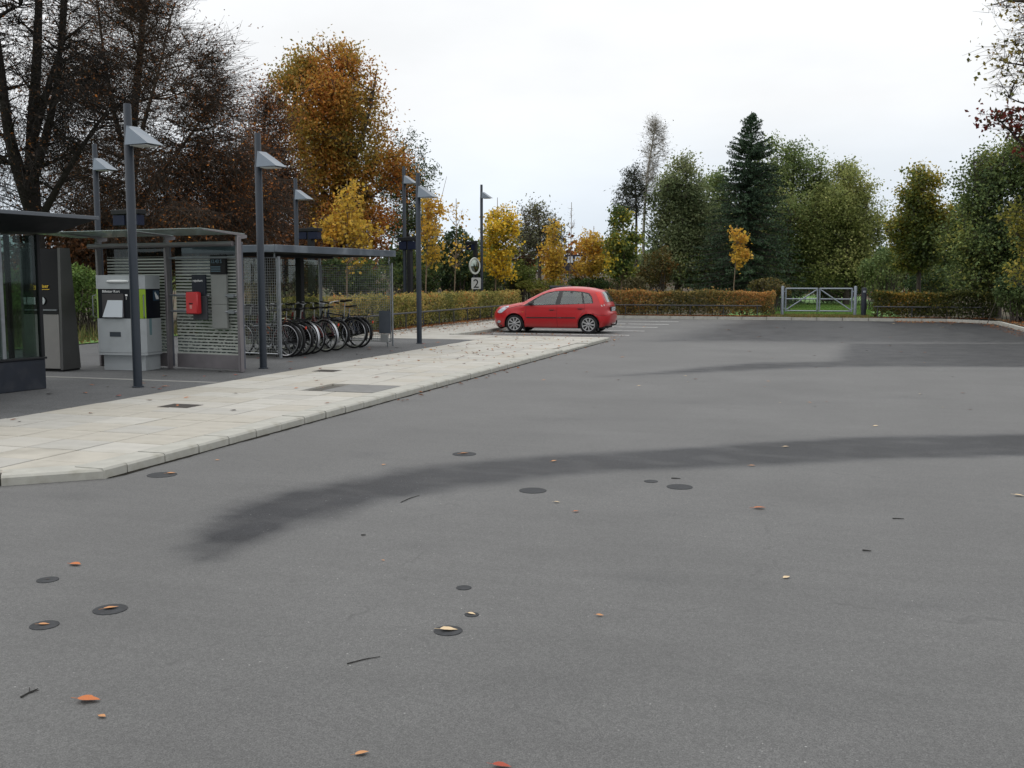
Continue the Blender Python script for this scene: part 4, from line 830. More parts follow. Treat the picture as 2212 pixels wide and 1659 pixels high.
def lamp(label, x, y, z0, h, group):
    t = thing('lamp_post', label, 'lamp post', (x, y, z0), 0, group)
    hz = h - .58
    MB().lathe([(.085, 0), (.085, .012), (.066, .018), (.066, .02)], 20).build('base_plate', POLE, t, True)
    MB().lathe([(.062, .0), (.062, hz + .05), (.056, hz + .06), (.052, h - .01), (.046, h)], 20).build('pole', POLE, t, True)
    a = [(.05, -.10, hz + .27), (.10, .10, hz + .27), (.05, -.15, hz), (.43, -.15, hz + .01), (.47, .15, hz + .01), (.05, .15, hz)]
    MB().add(a, [(0, 1, 4, 3), (0, 3, 2), (1, 5, 4), (2, 3, 4, 5), (0, 2, 5, 1)]).build('lamp_head', HEADM, t)
    MB().box(.10, -.115, hz - .012, .38, .115, hz + .001, .004).build('lens', LENS, t)
    MB().box(.0, -.03, hz + .03, .07, .03, hz + .16, .004).build('bracket', POLE, t)
    return t
g1 = 'lamp posts in front of the shelters'
for px, py, lab in ((298, 836, 'tall grey lamp post standing right in front of the ticket machine'), (569, 796, 'grey lamp post in front of the bicycle shelter mesh panel'), (906, 742, 'grey lamp post by the far end of the bicycle shelter')):
    x, y = G(px, py, FZ); d_ = (CAM_H - FZ) * FPX / (py - 606); top = {298: 235, 569: 295, 906: 378}[px]
    lamp(lab, x, y, FZ, HT(top, d_) - FZ, g1)
g2 = 'lamp posts along the platform'
for px, d_, top, lab in ((221, 22.5, 318, 'lamp post behind the ticket shelter roof on the left'), (645, 28.0, 390, 'lamp post rising behind the bicycle shelter roof'), (876, 34.6, 365, 'taller lamp post just left of the third front lamp'), (1041, 43.5, 403, 'farthest slim lamp post beside the number 2 sign')):
    x, y = D(px, d_); lamp(lab, x, y, .05, HT(top, d_) - .05, g2)
# platform train displays
for px, d_, w_, y0, y1, lab in ((287, 23.5, .86, 456, 489, 'dark train display above the ticket shelter roof'), (672, 29.5, .80, 495, 518, 'dark train display above the bicycle shelter roof'), (884, 34.5, .72, 514, 540, 'dark train display between two lamp posts'), (1019, 43.2, .46, 523, 541, 'dark train display above the round mirror')):
    x, y = D(px, d_); t = thing('platform_display', lab, 'display', (x, y, .05), ROT, 'train displays along the platform'); z0, z1 = HT(y1, d_) - .05, HT(y0, d_) - .05
    off = w_ * (.08 if w_ > .5 else .42)
    MB().box(off - .07, -.09, 0, off + .07, .09, z1 + .03, .008).build('post', DARK, t)
    MB().box(-w_ / 2, -.12, z1 - (z1 - z0) * .30, w_ / 2, .12, z1, .01).build('hood', DARK, t)
    MB().box(-w_ / 2 + .04, -.10, z0, -.03, .10, z1 - (z1 - z0) * .34, .006).build('screen_box', mat('display_blue', (.006, .010, .030), .45, 0, .2), t)
    MB().box(.03, -.10, z0, w_ / 2 - .04, .10, z1 - (z1 - z0) * .34, .006).build('screen_box', MATS['display_blue'], t)
# round mirror and number board
x, y = D(1026, 42.6); t = thing('round_mirror', 'round white-rimmed mirror on a post above the number 2 board', 'mirror', (x, y, .05), SITE + math.radians(52))
MB().lathe([(.035, 0), (.035, HT(560, 42.6))], 10).build('post', POLE, t, loc=(0, .06, 0))
zc = HT(575, 42.6) - .05
MB().lathe([(.27, -.02), (.345, -.03), (.36, 0), (.345, .03), (.27, .03)], 36, 'y', (0, 0, zc), False).build('rim', mat('rim_white', (.42, .44, .40), .5, var=.1), t, True)
MB().lathe([(.0, -.06), (.12, -.05), (.2, -.03), (.285, .0)], 36, 'y', (0, 0, zc), False).build('mirror_glass', mat('mirror', (.30, .34, .30), .06, 1.0), t, True)
x, y = D(1029, 42.3); t = thing('platform_number_board', 'white board with black number 2 on a post beside the lamp post', 'sign', (x, y, .05), SITE - .1)
zc = HT(612, 42.3) - .05
MB().lathe([(.03, 0), (.03, zc + .2)], 10).build('post', POLE, t, loc=(0, .05, 0))
bmv = MB(); r_ = .05; w_, h_ = .20, .24; poly = []
for cx_, cz_, a0 in ((w_ - r_, h_ - r_, 0), (-w_ + r_, h_ - r_, 90), (-w_ + r_, -h_ + r_, 180), (w_ - r_, -h_ + r_, 270)):
    for k in range(5): a = math.radians(a0 + k * 22.5); poly.append((cx_ + r_ * math.cos(a), zc + cz_ + r_ * math.sin(a)))
bmv.prism(poly, -.02, .012, 'xz').build('board', mat('sign_white', (.42, .43, .42), .5, var=.06), t)
lettering('2', .52, BLACK, t, (0, -.024, zc - .185), (math.pi / 2, 0, 0), name='numeral', align='CENTER')
# twin pale posts, dark cabinet, far vehicle
x, y = D(1099, 47); t = thing('twin_posts', 'pair of pale grey posts half hidden behind the green maple', 'posts', (x, y, .05), SITE)
for dx, h_ in ((-.14, 2.1), (.13, 2.35)): MB().lathe([(.075, 0), (.075, h_), (.05, h_ + .03), (.0, h_ + .03)], 12).build('post', mat('pale_post', (.34, .35, .38), .5, .1, var=.1), t, True, (dx, 0, 0))
x, y = D(1210, 45.2); t = thing('dark_cabinet', 'dark flat-topped cabinet showing above the roof of the red car', 'cabinet', (x, y, .08), SITE)
MB().box(-.47, -.25, 0, .47, .25, 1.20, .01).build('body', NAVY, t); MB().box(-.49, -.28, 1.203, .49, .28, 1.29, .01).build('lid', mat('lid_grey', (.045, .05, .065), .4), t)
x, y = D(1236, 71); t = thing('parked_van', 'small dark van with pale windows far behind the golden maples', 'van', (x, y, 1.98), SITE)
DV = mat('van_dark', (.02, .018, .03), .35)
MB().prism([(-1.5, .3), (-1.55, .75), (-.9, .85), (-.55, 1.4), (1.6, 1.42), (1.9, .8), (1.9, .3)], -.8, .8, 'xz').build('body', DV, t)
for x0, x1 in ((-.42, -.05), (.08, .75), (.85, 1.45)): MB().prism([(x0, .85), (x0 + .05, 1.28), (x1, 1.28), (x1 + .04, .85)], -.815, -.802, 'xz').build('window', mat('van_window', (.62, .66, .72), .2), t)  # pane colour painted pale to stand in for the reflected sky
for cx_ in (-1.0, 1.3): MB().lathe([(.0, -.1), (.28, -.1), (.31, -.05), (.31, .05), (.28, .1), (0, .1)], 20, 'y', (cx_, -.72, .31)).build('wheel', RUB, t, True)

# ------------------------------------------------------------------ ticket shelter
x, y = G(527.7, 802.6, FZ); SH_ = thing('ticket_shelter', 'glass waiting shelter with striped back wall and glass roof behind the ticket machine', 'shelter', (x, y, FZ), ROT)
PX_ = [0.07, -1.48, -3.07]
STR = glass_mat('striped_glass', (.42, .47, .46), .03, 0, (.0535, .52, .75), gc=(.4, .42, .42)); CLEAR = glass_mat('clear_glass', (.80, .85, .83), .04); ROOFG = glass_mat('roof_glass', (.62, .72, .68), .05, .5)
for i, px_ in enumerate(PX_):
    MB().box(px_ - .028, -.20, 0, px_ + .028, -.10, 2.20 if i else 2.24, .010).build('post', MAUVE, SH_, True)
    MB().box(px_ - .045, -.10, .05, px_ - .005, -.03, 2.15, .004).build('post_flange', mat('flange', (.055, .062, .08), .5), SH_)
    # cantilever arm, tapering towards the front
    MB().prism([(.05, 2.22), (.05, 2.27), (-.15, 2.295), (-.98, 2.325), (-.98, 2.315), (-.20, 2.26), (-.18, 2.20), (-.10, 2.20)], px_ - .02, px_ + .02, 'yz').build('roof_arm', MAUVE, SH_)
for a, b in ((PX_[1], PX_[0]), (PX_[2], PX_[1])):
    p = MB().box(a + .05, -.004, .27, b - .05, .004, 2.12).build('glass_pane', STR, SH_)
    MB().box(a + .05, -.03, .03, b - .05, .03, .265, .004).build('kick_panel', MAUVE, SH_)
    MB().box(a + .045, -.025, 2.123, b - .045, .025, 2.155, .003).build('head_rail', MAUVE, SH_)
    MB().add([(a + .03 - (.75 if b < -1 else 0), -1.0, 2.334), (b - .03, -1.0, 2.334), (b - .03, .06, 2.287), (a + .03 - (.75 if b < -1 else 0), .06, 2.287), (a + .03 - (.75 if b < -1 else 0), -1.0, 2.344), (b - .03, -1.0, 2.344), (b - .03, .06, 2.297), (a + .03 - (.75 if b < -1 else 0), .06, 2.297)], [(0, 1, 2, 3), (4, 5, 6, 7), (0, 1, 5, 4), (1, 2, 6, 5), (2, 3, 7, 6), (3, 0, 4, 7)]).build('roof_pane', ROOFG, SH_)
MB().tube([(-3.22, -.22, 2.12), (.02, -.22, 2.12)], .042, 12).build('top_tube', MAUVE, SH_, True)
for z_ in (1.00, 1.27, 1.90):
    for s0, s1 in ((PX_[1] + .03, -.92), (-.64, -.58), (-.24, .04)) if z_ < 1.8 else ((PX_[1] + .03, .04),): MB().tube([(s0, -.13, z_), (s1, -.13, z_)], .019, 8).build('rail', STEEL, SH_, True)
MB().box(-.18, -.16, 1.24, -.05, -.10, 1.30, .004).build('rail_clamp', STEEL, SH_); MB().box(-.18, -.16, .97, -.05, -.10, 1.03, .004).build('rail_clamp', STEEL, SH_)
# things hung on its wall: each a thing of its own
M_ = Matrix.Translation((x, y, FZ)) @ Matrix.Rotation(ROT, 4, 'Z')
def on_wall(name, label, cat_, lx, ly, lz): q = M_ @ Vector((lx, ly, lz)); return thing(name, label, cat_, q, ROT)
t = on_wall('notice_panel', 'dark grey notice panel with white script behind the red box', 'panel', -.77, -.17, .86)
MB().box(-.15, 0, 0, .15, .05, .40, .006).build('lower_plate', mat('panel_low', (.045, .048, .055), .6, var=.1), t)
MB().box(-.16, 0, .402, .13, .05, .76, .006).build('upper_plate', NAVY, t)
lettering('rejsekort', .058, WHITE, t, (-.13, -.004, .64), (math.pi / 2, 0, 0))
t = on_wall('red_box', 'bright red ticket validating box on the shelter wall', 'box', -.82, -.31, .96)
MB().box(-.13, 0, 0, .13, .11, .37, .018).build('case', mat('red_paint', (.46, .022, .026), .42, var=.1, vscale=6), t, True)
MB().box(-.05, -.004, .165, .03, .001, .185).build('slot', BLACK, t); MB().box(-.035, -.003, .09, .015, .0015, .15).build('sticker', mat('pale_pink', (.5, .2, .18), .6), t)
t = on_wall('timetable_column', 'tall grey timetable column with black head on the right of the shelter wall', 'timetable', -.41, -.10, .72)
MB().box(-.165, 0, .0, .165, .05, .40, .004).build('plate', mat('plate_grey', (.205, .215, .205), .6, var=.06), t); MB().box(-.165, 0, .403, .165, .05, .90, .004).build('plate', MATS['plate_grey'], t)
MB().box(-.165, -.012, .903, .165, .05, 1.23, .006).build('head', BLACK, t)
lettering('12.43 S', .085, mat('display_glow', (.10, .17, .22), .4), t, (-.145, -.016, 1.09), (math.pi / 2, 0, 0), sx=.95)
for k in range(3): MB().box(-.145, -.015, .95 + .035 * k, .06, -.0125, .962 + .035 * k).build('text_line', MATS['display_glow'], t)

# ------------------------------------------------------------------ ticket machine
x, y = G(262, 800.5, FZ); t = thing('ticket_machine', 'light grey ticket machine with lime green edge strips behind the first lamp post', 'ticket machine', (x, y, FZ), math.radians(4))
MG = mat('machine_grey', (.36, .385, .40), .45, .1, var=.06, vscale=3, dirt=(.2, .21, .22), dscale=4, damt=.3); INK = mat('machine_black', (.004, .005, .010), .35, 0, .25)
oct_ = lambda w, dd, c, y0=0: [(-w + c, y0), (w - c, y0), (w, y0 + c), (w, dd), (-w, dd), (-w, y0 + c)]
MB().prism(oct_(.40, .44, .0), .0, .258).build('plinth', MG, t, loc=(.02, .08, 0))
MB().prism(oct_(.47, .5, .07), .262, .30).build('lower_lip', MG, t)
MB().prism(oct_(.47, .5, .07), .305, .88).build('cabinet', MG, t)
band = MB().prism(oct_(.462, .5, .07, .008), .882, 1.376).build('front_band', INK, t)
MB().prism(oct_(.47, .5, .07), 1.38, 1.61).build('cap', MG, t)
LIME = mat('lime', (.26, .42, .012), .45)
for s in (-1, 1):
    a, b = (s * .394, .004), (s * .466, .076); n_ = (s * .004, -.004)
    MB().prism([a, b, (b[0] + n_[0], b[1] + n_[1]), (a[0] + n_[0], a[1] + n_[1])], .884, 1.374).build('green_strip', LIME, t)
    c_ = (s * .455, .02)
    MB().tube([(c_[0], c_[1] + .02, .90), (c_[0] + s * .03, c_[1] - .035, .92), (c_[0] + s * .03, c_[1] - .035, 1.26), (c_[0], c_[1] + .02, 1.28)], .010, 8).build('grab_rail', STEEL, t, True)
TRAY = mat('tray_silver', (.52, .56, .60), .35, .3)
MB().box(-.31, -.006, .90, .10, .006, 1.30).build('screen_recess', mat('recess', (.045, .042, .045), .5), t)
MB().add([(-.29, -.007, .905), (.085, -.007, .905), (.085, -.007, 1.19), (-.20, -.007, 1.19), (-.29, -.045, .905), (.085, -.045, .905), (.085, -.012, 1.19), (-.20, -.012, 1.19)], [(0, 1, 2, 3), (4, 5, 6, 7), (0, 1, 5, 4), (1, 2, 6, 5), (2, 3, 7, 6), (3, 0, 4, 7)]).build('screen', TRAY, t)
lettering('Billetter Kort', .062, WHITE, t, (-.31, .004, 1.318), (math.pi / 2, 0, 0))
MB().box(.13, .002, 1.26, .17, .009, 1.29).build('card_mark', WHITE, t); MB().box(.14, .002, 1.20, .155, .009, 1.25).build('card_mark', mat('mark_grey', (.3, .3, .3), .5), t)
MB().lathe([(.0, -.21), (.018, -.20), (.026, -.12), (.028, 0), (.026, .12), (.018, .20), (0, .21)], 12, 'x', (.0, -.006, 1.505)).build('handle', mat('handle_white', (.6, .62, .62), .4), t, True)
MB().box(-.19, -.005, .575, .02, .002, .655).build('plaque', mat('plaque_dark', (.022, .03, .042), .4), t)
MB().box(.24, .0, 1.02, .33, .0075, 1.20, .003).build('card_slot_plate', mat('slot_steel', (.16, .17, .18), .4, .4), t); MB().box(.255, -.002, 1.10, .315, .0005, 1.108).build('card_slot', BLACK, t)
MB().lathe([(.014, -.004), (.012, -.007), (0, -.007)], 12, 'y', (.36, 0, .60)).build('lock', STEEL, t, True); MB().lathe([(.014, -.004), (.012, -.007), (0, -.007)], 12, 'y', (.36, 0, 1.49)).build('lock', STEEL, t, True)
MB().box(.4705, .15, .60, .4715, .22, .88).build('sticker', mat('sticker_teal', (.12, .2, .22), .6), t)
MB().box(.462, .30, 1.18, .466, .47, 1.35).build('emblem_plate', mat('emblem_blue', (.02, .05, .09), .4), t)
for k in range(3):   # winged emblem: three slanted feathers
    MB().prism([(.34 + .035 * k, 1.31 - .025 * k), (.36 + .035 * k, 1.33 - .03 * k), (.405 + .03 * k, 1.22 - .005 * k), (.385 + .02 * k, 1.20)], .466, .469, 'yz').build('emblem', WHITE, t)
# ------------------------------------------------------------------ slanted steel machine
x, y = G(137, 803, FZ); t = thing('steel_machine', 'tall slanted steel machine with black screen beside the glass kiosk', 'machine', (x, y, FZ), math.radians(4))
STL = mat('brushed_steel', (.085, .085, .083), .42, .5, var=.12, vscale=2.5); 
prof = [(0, .03), (.46, .03), (.30, 2.06), (.05, 2.06)]
MB().prism(prof, -.05, .0, 'yz').build('side_panel', STL, t); MB().prism(prof, -.78, -.73, 'yz').build('side_panel', STL, t)
MB().prism([(.02, .96), (.42, .96), (.31, 2.05), (.11, 2.05)], -.727, -.053, 'yz').build('screen_front', mat('screen_black', (.003, .003, .0035), .3, 0, .2), t)
MB().prism([(-.002, .05), (.44, .05), (.41, .955), (.012, .955)], -.726, -.054, 'yz').build('lower_door', mat('door_grey', (.20, .195, .185), .5, .1, var=.05), t)
MB().box(-.77, .03, -.0, -.01, .44, .029).build('foot', BLACK, t)
MB().box(-.70, .0, 1.02, -.08, .03, 1.04).build('ledge', STEEL, t)
tilt = math.atan2(.09, 1.09)
lettering('Tog priser', .085, mat('yellow_print', (.75, .5, .03), .5), t, (-.60, .035, 1.40), (math.pi / 2 - tilt, 0, 0))
MB().box(-.60, .028, 1.368, -.22, .032, 1.376).build('underline', MATS['yellow_print'], t)
for x0, x1 in ((-.72, -.67), (-.65, -.49)): MB().box(x0, .012, 1.12, x1, .022, 1.24, .004).build('button', mat('button_pale', (.42, .46, .46), .4), t)
MB().lathe([(.065, .010), (.065, .022), (0, .022)], 20, 'y', (-.37, -.002, 1.18)).build('button', MATS['button_pale'], t, True)

# ------------------------------------------------------------------ glass kiosk at the left edge
x, y = G(101, 839, FZ); t = thing('glass_kiosk', 'dark glass kiosk with low navy wall and thin wide roof at the left edge', 'kiosk', (x, y, FZ), ROT)
MB().box(-3, -6, 0, 0, -5.9, .42).build('base_wall', NAVY, t); MB().box(-.12, -5.897, 0, 0, 0, .42, .006).build('base_wall', NAVY, t)
MB().box(-.16, -5.9, .422, .02, .02, .452, .006).build('sill', DARK, t)
KG = glass_mat('kiosk_glass', (.62, .68, .66), .0, .0, gc=(.4, .42, .42))
yy = [0, -.62, -1.5, -2.4, -3.3]
for i in range(4): MB().box(-.064, yy[i + 1] + .03, .455, -.056, yy[i] - .03, 2.14).build('glass_pane', KG, t)
for i, y_ in enumerate(yy): MB().box(-.09, y_ - .028, .453, -.03, y_ + .028, 2.16, .004).build('mullion', DARK if i != 1 else STEEL, t)
for x0, x1 in ((-1.2, -.62), (-.60, -.10)): MB().box(x0 + .02, -.064, .05, x1, -.056, 2.14).build('glass_pane', KG, t)
MB().box(-.63, -.09, .02, -.57, -.03, 2.16, .004).build('mullion', DARK, t)
MB().box(-.42, -.75, .02, -.30, -.63, 2.2, .01).build('column', DARK, t)
MB().prism([(-3.0, 2.17), (-.04, 2.19), (.80, 2.365), (.80, 2.40), (-3.0, 2.44)], -6, .30, 'xz').build('roof', DARK, t)
MB().box(.803, -6, 2.355, .82, .31, 2.405, .004).build('fascia', mat('fascia_grey', (.09, .10, .115), .4, .3), t)

# ------------------------------------------------------------------ bicycle shelter
x, y = G(607, 776, FZ); BS = thing('bicycle_shelter', 'flat-roofed bicycle shelter with wire mesh ends', 'bicycle shelter', (x, y, FZ), ROT)
BL, BD = 4.25, 2.1
fas = mat('roof_fascia', (.065, .08, .10), .4, .3, var=.12, vscale=2, dirt=(.25, .28, .31), dscale=2.2, damt=.5)
MB().box(-BD - .1, -.12, 2.085, .05, BL - .20, 2.15).build('roof_deck', DARK, BS)
MB().box(.05, -.18, 2.06, .10, BL - .13, 2.20, .006).build('fascia', fas, BS); MB().box(-BD - .16, -.18, 2.06, .048, -.122, 2.20, .006).build('fascia', fas, BS)
MB().box(-BD - .16, BL - .19, 2.06, .048, BL - .13, 2.20, .006).build('fascia', fas, BS); MB().box(-BD - .16, -.12, 2.06, -BD - .102, BL - .192, 2.20, .006).build('fascia', fas, BS)
MB().box(-BD - .10, -.12, 2.152, .048, BL - .195, 2.185).build('roof_sheet', mat('roof_sheet', (.10, .11, .12), .6), BS)
WIRE = mat('wire', (.20, .215, .215), .45, .5)
def mesh_panel(y_, x0, x1, z0, z1, pitch=.052):
    fr = MB()
    for a, b in (((x0, y_, z0), (x1, y_, z0)), ((x1, y_, z0), (x1, y_, z1)), ((x1, y_, z1), (x0, y_, z1)), ((x0, y_, z1), (x0, y_, z0))): fr.tube([a, b], .012, 6)
    f_ = fr.build('mesh_frame', STEEL, BS, True)
    w = MB(); n = int((x1 - x0) / pitch)
    for i in range(1, n): xx = x0 + (x1 - x0) * i / n; w.tube([(xx, y_, z0), (xx, y_, z1)], .0035, 4, False)
    n = int((z1 - z0) / pitch)
    for i in range(1, n): zz = z0 + (z1 - z0) * i / n; w.tube([(x0, y_ + .006, zz), (x1, y_ + .006, zz)], .0035, 4, False)
    tag(w.build('wire_mesh', WIRE, f_), kind='stuff')
mesh_panel(0, -1.95, -.06, .10, 1.96); mesh_panel(BL - .15, -1.95, -.05, .12, 1.88)
for (px_, py_, h_, r_, m_) in ((0, 0, 1.98, .030, STEEL), (0, BL - .15, 1.92, .022, STEEL), (-2.0, 0, 2.08, .03, STEEL), (-2.0, BL - .15, 2.08, .03, STEEL)):
    MB().lathe([(r_, .02), (r_, h_)], 12).build('post', m_, BS, True, (px_, py_, 0))
MB().lathe([(.016, 1.96), (.016, 2.08)], 8).build('hanger', STEEL, BS, True, (-.10, 0, 0)); MB().lathe([(.014, 1.88), (.014, 2.08)], 8).build('hanger', STEEL, BS, True, (-.08, BL - .15, 0))
MB().lathe([(.016, 0), (.016, .14)], 8).build('foot', STEEL, BS, True, (-.14, BL - .15, 0))
for y_, w_ in ((1.55, .10), (2.75, .13)): MB().box(-1.70, y_, 0, -1.70 + w_ * 1.2, y_ + w_, 2.083, .01).build('column', DARK, BS)
MB().box(-1.55, .1, 2.02, -1.50, BL - .3, 2.08, .004).build('roof_beam', DARK, BS)
BGL = glass_mat('rear_glass', (.66, .68, .58), .02, .03)
for a, b in ((.06, 1.35), (1.40, 2.70), (2.75, BL - .2)): MB().box(-2.02, a, .15, -2.01, b, 2.0).build('rear_pane', BGL, BS)
MB().box(-.34, BL - .19, .30, -.03, BL - .165, .83, .006).build('number_plate', mat('bin_blue', (.10, .115, .14), .5, .2, var=.1), BS)
MB().box(-.31, BL - .188, .10, -.10, BL - .168, .29, .004).build('lower_plate', mat('plate_pale', (.30, .31, .31), .6), BS)
MB().tube([(-.85, .25, .62), (-.85, BL - .35, .62)], .020, 8).build('rack_rail', STEEL, BS, True)
for k in range(7): MB().tube([(-1.1, .4 + .55 * k, .02), (-.95, .4 + .55 * k, .35), (-.85, .4 + .55 * k, .62)], .012, 6).build('rack_hoop', STEEL, BS, True)

# ------------------------------------------------------------------ bicycles
R_ = .34
def wheel_meshes():
    ty = MB(); ty.tube([(R_ * .955 * math.cos(a), 0, R_ * .955 * math.sin(a)) for a in np.linspace(0, 2 * math.pi, 40, endpoint=False)], .0175, 8, closed=True)
    ri = MB(); ri.tube([(R_ * .88 * math.cos(a), 0, R_ * .88 * math.sin(a)) for a in np.linspace(0, 2 * math.pi, 40, endpoint=False)], .010, 6, closed=True)
    sp = MB(); rg = random.Random(2)
    for k in range(28):
        a = 2 * math.pi * k / 28; b = a + (.55 if k % 2 else -.55); s = .03 if k % 4 < 2 else -.03
        sp.tube([(.022 * math.cos(b), s, .022 * math.sin(b)), (R_ * .875 * math.cos(a), 0, R_ * .875 * math.sin(a))], .0016, 3, False)
    sp.lathe([(.0, -.05), (.012, -.05), (.018, -.03), (.018, .03), (.012, .05), (0, .05)], 10, 'y')
    return ty.mesh('tyre', RUB, True), ri.mesh('rim', CHROME, True), sp.mesh('spokes', CHROME)
WM = wheel_meshes()
def bicycle(label, px, py, rz, frame, guard, style, saddle_h=.92, basket=False, sc=1.0, lean=0, guardskirt=False):
    x, y = G(px, py, FZ); t = thing('bicycle', label, 'bicycle', (x, y, FZ), rz, 'bicycles parked in the shelter'); t.rotation_euler = (lean, 0, rz)
    fm = mat('bike_%s' % frame, {'black': (.014, .014, .016), 'red': (.20, .02, .018), 'orange': (.42, .10, .015), 'blue': (.02, .04, .09), 'silver': (.34, .35, .36), 'green': (.05, .085, .03), 'maroon': (.10, .016, .02)}[frame], .35, .2)
    gm = {'steel': CHROME, 'black': BLACK}.get(guard)
    bb, ax, fx = Vector((.45, 0, .28)), Vector((0, 0, R_)), Vector((1.08, 0, R_)); st_, hd0, hd1 = Vector((.27, 0, .78)), Vector((.90, 0, .62)), Vector((.845, 0, .84))
    f_ = MB(); f_.tube([bb, st_], .016, 8); f_.tube([hd0, hd1], .019, 8)
    if style == 'step': f_.tube([bb, (.62, 0, .36), hd0 + Vector((0, 0, .03))], .018, 8); f_.tube([(.40, 0, .45), (.62, 0, .50), hd0 + Vector((-.02, 0, .13))], .014, 8)
    else: f_.tube([bb, hd0 + Vector((0, 0, .02))], .018, 8); f_.tube([st_ - Vector((-.01, 0, .05)), hd1 - Vector((0, 0, .04))], .015, 8)
    for s in (-.055, .055): f_.tube([(.45, s * .6, .28), (0, s, R_)], .009, 6); f_.tube([(.28, s * .5, .74), (0, s, R_)], .008, 6)
    f_.build('frame', fm, t, True)
    k_ = MB()
    for s in (-.05, .05): k_.tube([hd0 + Vector((0, s * .7, 0)), (.97, s, .55), fx + Vector((0, s, 0))], .010, 6)
    k_.build('fork', fm, t, True)
    for c_ in (ax, fx):
        w = bpy.data.objects.new('wheel', None); COL.objects.link(w); w.parent = t; w.location = c_; w.rotation_euler = (0, random.Random(px).uniform(0, 1), 0)
        for nm, me_ in zip(('tyre', 'rim', 'spokes'), WM): link(nm, me_, w)
    if guard:
        for c_, a0, a1 in ((ax, 10, 205), (fx, -10, 130)):
            g_ = MB(); q = [math.radians(a) for a in np.linspace(a0, a1, 22)]; r2 = R_ + .028
            vs = [(c_.x + r2 * math.cos(a) * k, s, c_.z + r2 * math.sin(a) * k) for a in q for (s, k) in ((-.030, .965), (-.018, 1), (.018, 1), (.030, .965))]
            g_.add(vs, [(i * 4 + j, i * 4 + j + 1, i * 4 + j + 5, i * 4 + j + 4) for i in range(21) for j in range(3)]); g_.build('mudguard', gm, t, True)
    sd_ = MB(); sd_.tube([st_ - Vector((0, 0, .1)), (.245, 0, saddle_h - .03)], .012, 8); sd_.build('seat_post', CHROME, t, True)
    s_ = MB(); prof = [(-.15, .075), (-.08, .085), (0, .06), (.07, .03), (.13, .016)]; vs = []
    for (u, w) in prof:
        for a in range(8): an_ = 2 * math.pi * a / 8; vs.append((.235 + u, w * math.cos(an_), saddle_h + .022 * math.sin(an_) + (.018 if u < -.05 else 0)))
    fs = [(i * 8 + j, i * 8 + (j + 1) % 8, (i + 1) * 8 + (j + 1) % 8, (i + 1) * 8 + j) for i in range(4) for j in range(8)] + [tuple(range(8)), tuple(range(32, 40))]
    s_.add(vs, fs).build('saddle', BLACK, t, True)
    h_ = MB(); hz = 1.02; h_.tube([hd1, (.82, 0, hz - .04)], .013, 8)
    if style == 'race': h_.tube([(.95, -.2, hz - .13), (.97, -.21, hz - .04), (.88, -.2, hz - .02), (.83, 0, hz - .02), (.88, .2, hz - .02), (.97, .21, hz - .04), (.95, .2, hz - .13)], .012, 8)
    else: h_.tube([(.63, -.29, hz), (.78, -.28, hz + .02), (.84, -.12, hz), (.83, 0, hz - .03), (.84, .12, hz), (.78, .28, hz + .02), (.63, .29, hz)], .011, 8)
    hb = h_.build('handlebar', CHROME, t, True)
    for s in (-1, 1): MB().tube([(.60, s * .292, hz - .002), (.72, s * .286, hz + .012)], .017, 8).build('grip', BLACK, hb, True)
    c_ = MB(); c_.lathe([(.060, -.003), (.088, -.004), (.092, 0), (.088, .004), (.060, .003)], 24, 'y', (.45, -.055, .28), False); c_.tube([(.45, -.07, .28), (.52, -.075, .13)], .009, 6); c_.tube([(.45, .07, .28), (.38, .075, .43)], .009, 6); c_.build('crank', CHROME, t, True)
    for p_ in ((.52, -.12, .13), (.38, .12, .43)): MB().box(p_[0] - .045, p_[1] - .045, p_[2] - .012, p_[0] + .045, p_[1] + .045, p_[2] + .012, .004).build('pedal', BLACK, t)
    cg = MB().prism([(-.04, .30), (-.05, .38), (.42, .385), (.53, .30), (.45, .19), (.30, .23)], -.078, -.066, 'xz').build('chain_guard', BLACK if frame != 'silver' else fm, t)
    if style != 'race':
        r_ = MB()
        for s in (-.055, .055): r_.tube([(.27, s, .72), (-.28, s, .73)], .006, 6); r_.tube([(-.18, s, .73), (0, s, R_)], .005, 6)
        for k in range(4): r_.tube([(.15 - .13 * k, -.055, .73), (.15 - .13 * k, .055, .73)], .005, 6)
        r_.build('luggage_rack', BLACK, t, True)
    if px in (628, 777, 703): MB().box(-.395, -.02, .56, -.37, .02, .615, .006).build('reflector', mat('reflector', (.45, .04, .015), .25), t)
    if guardskirt: MB().prism([(R_ * .86 * math.cos(a), R_ + R_ * .86 * math.sin(a)) for a in np.linspace(.15, math.pi - .1, 14)] + [(-.1, R_ - .03), (.12, R_ - .03)], -.036, -.030, 'xz').build('coat_guard', BLACK, t)
    MB().tube([(.18, .05, .28), (.10, .16, .02)], .009, 6).build('kickstand', BLACK, t, True)
    if basket:
        b_ = MB().prism([(.92, .82), (1.22, .82), (1.26, 1.04), (.90, 1.04)], -.18, .18, 'xz').build('basket', mat('basket_wire', (.05, .05, .055), .6), t)
BR = math.pi + ROT
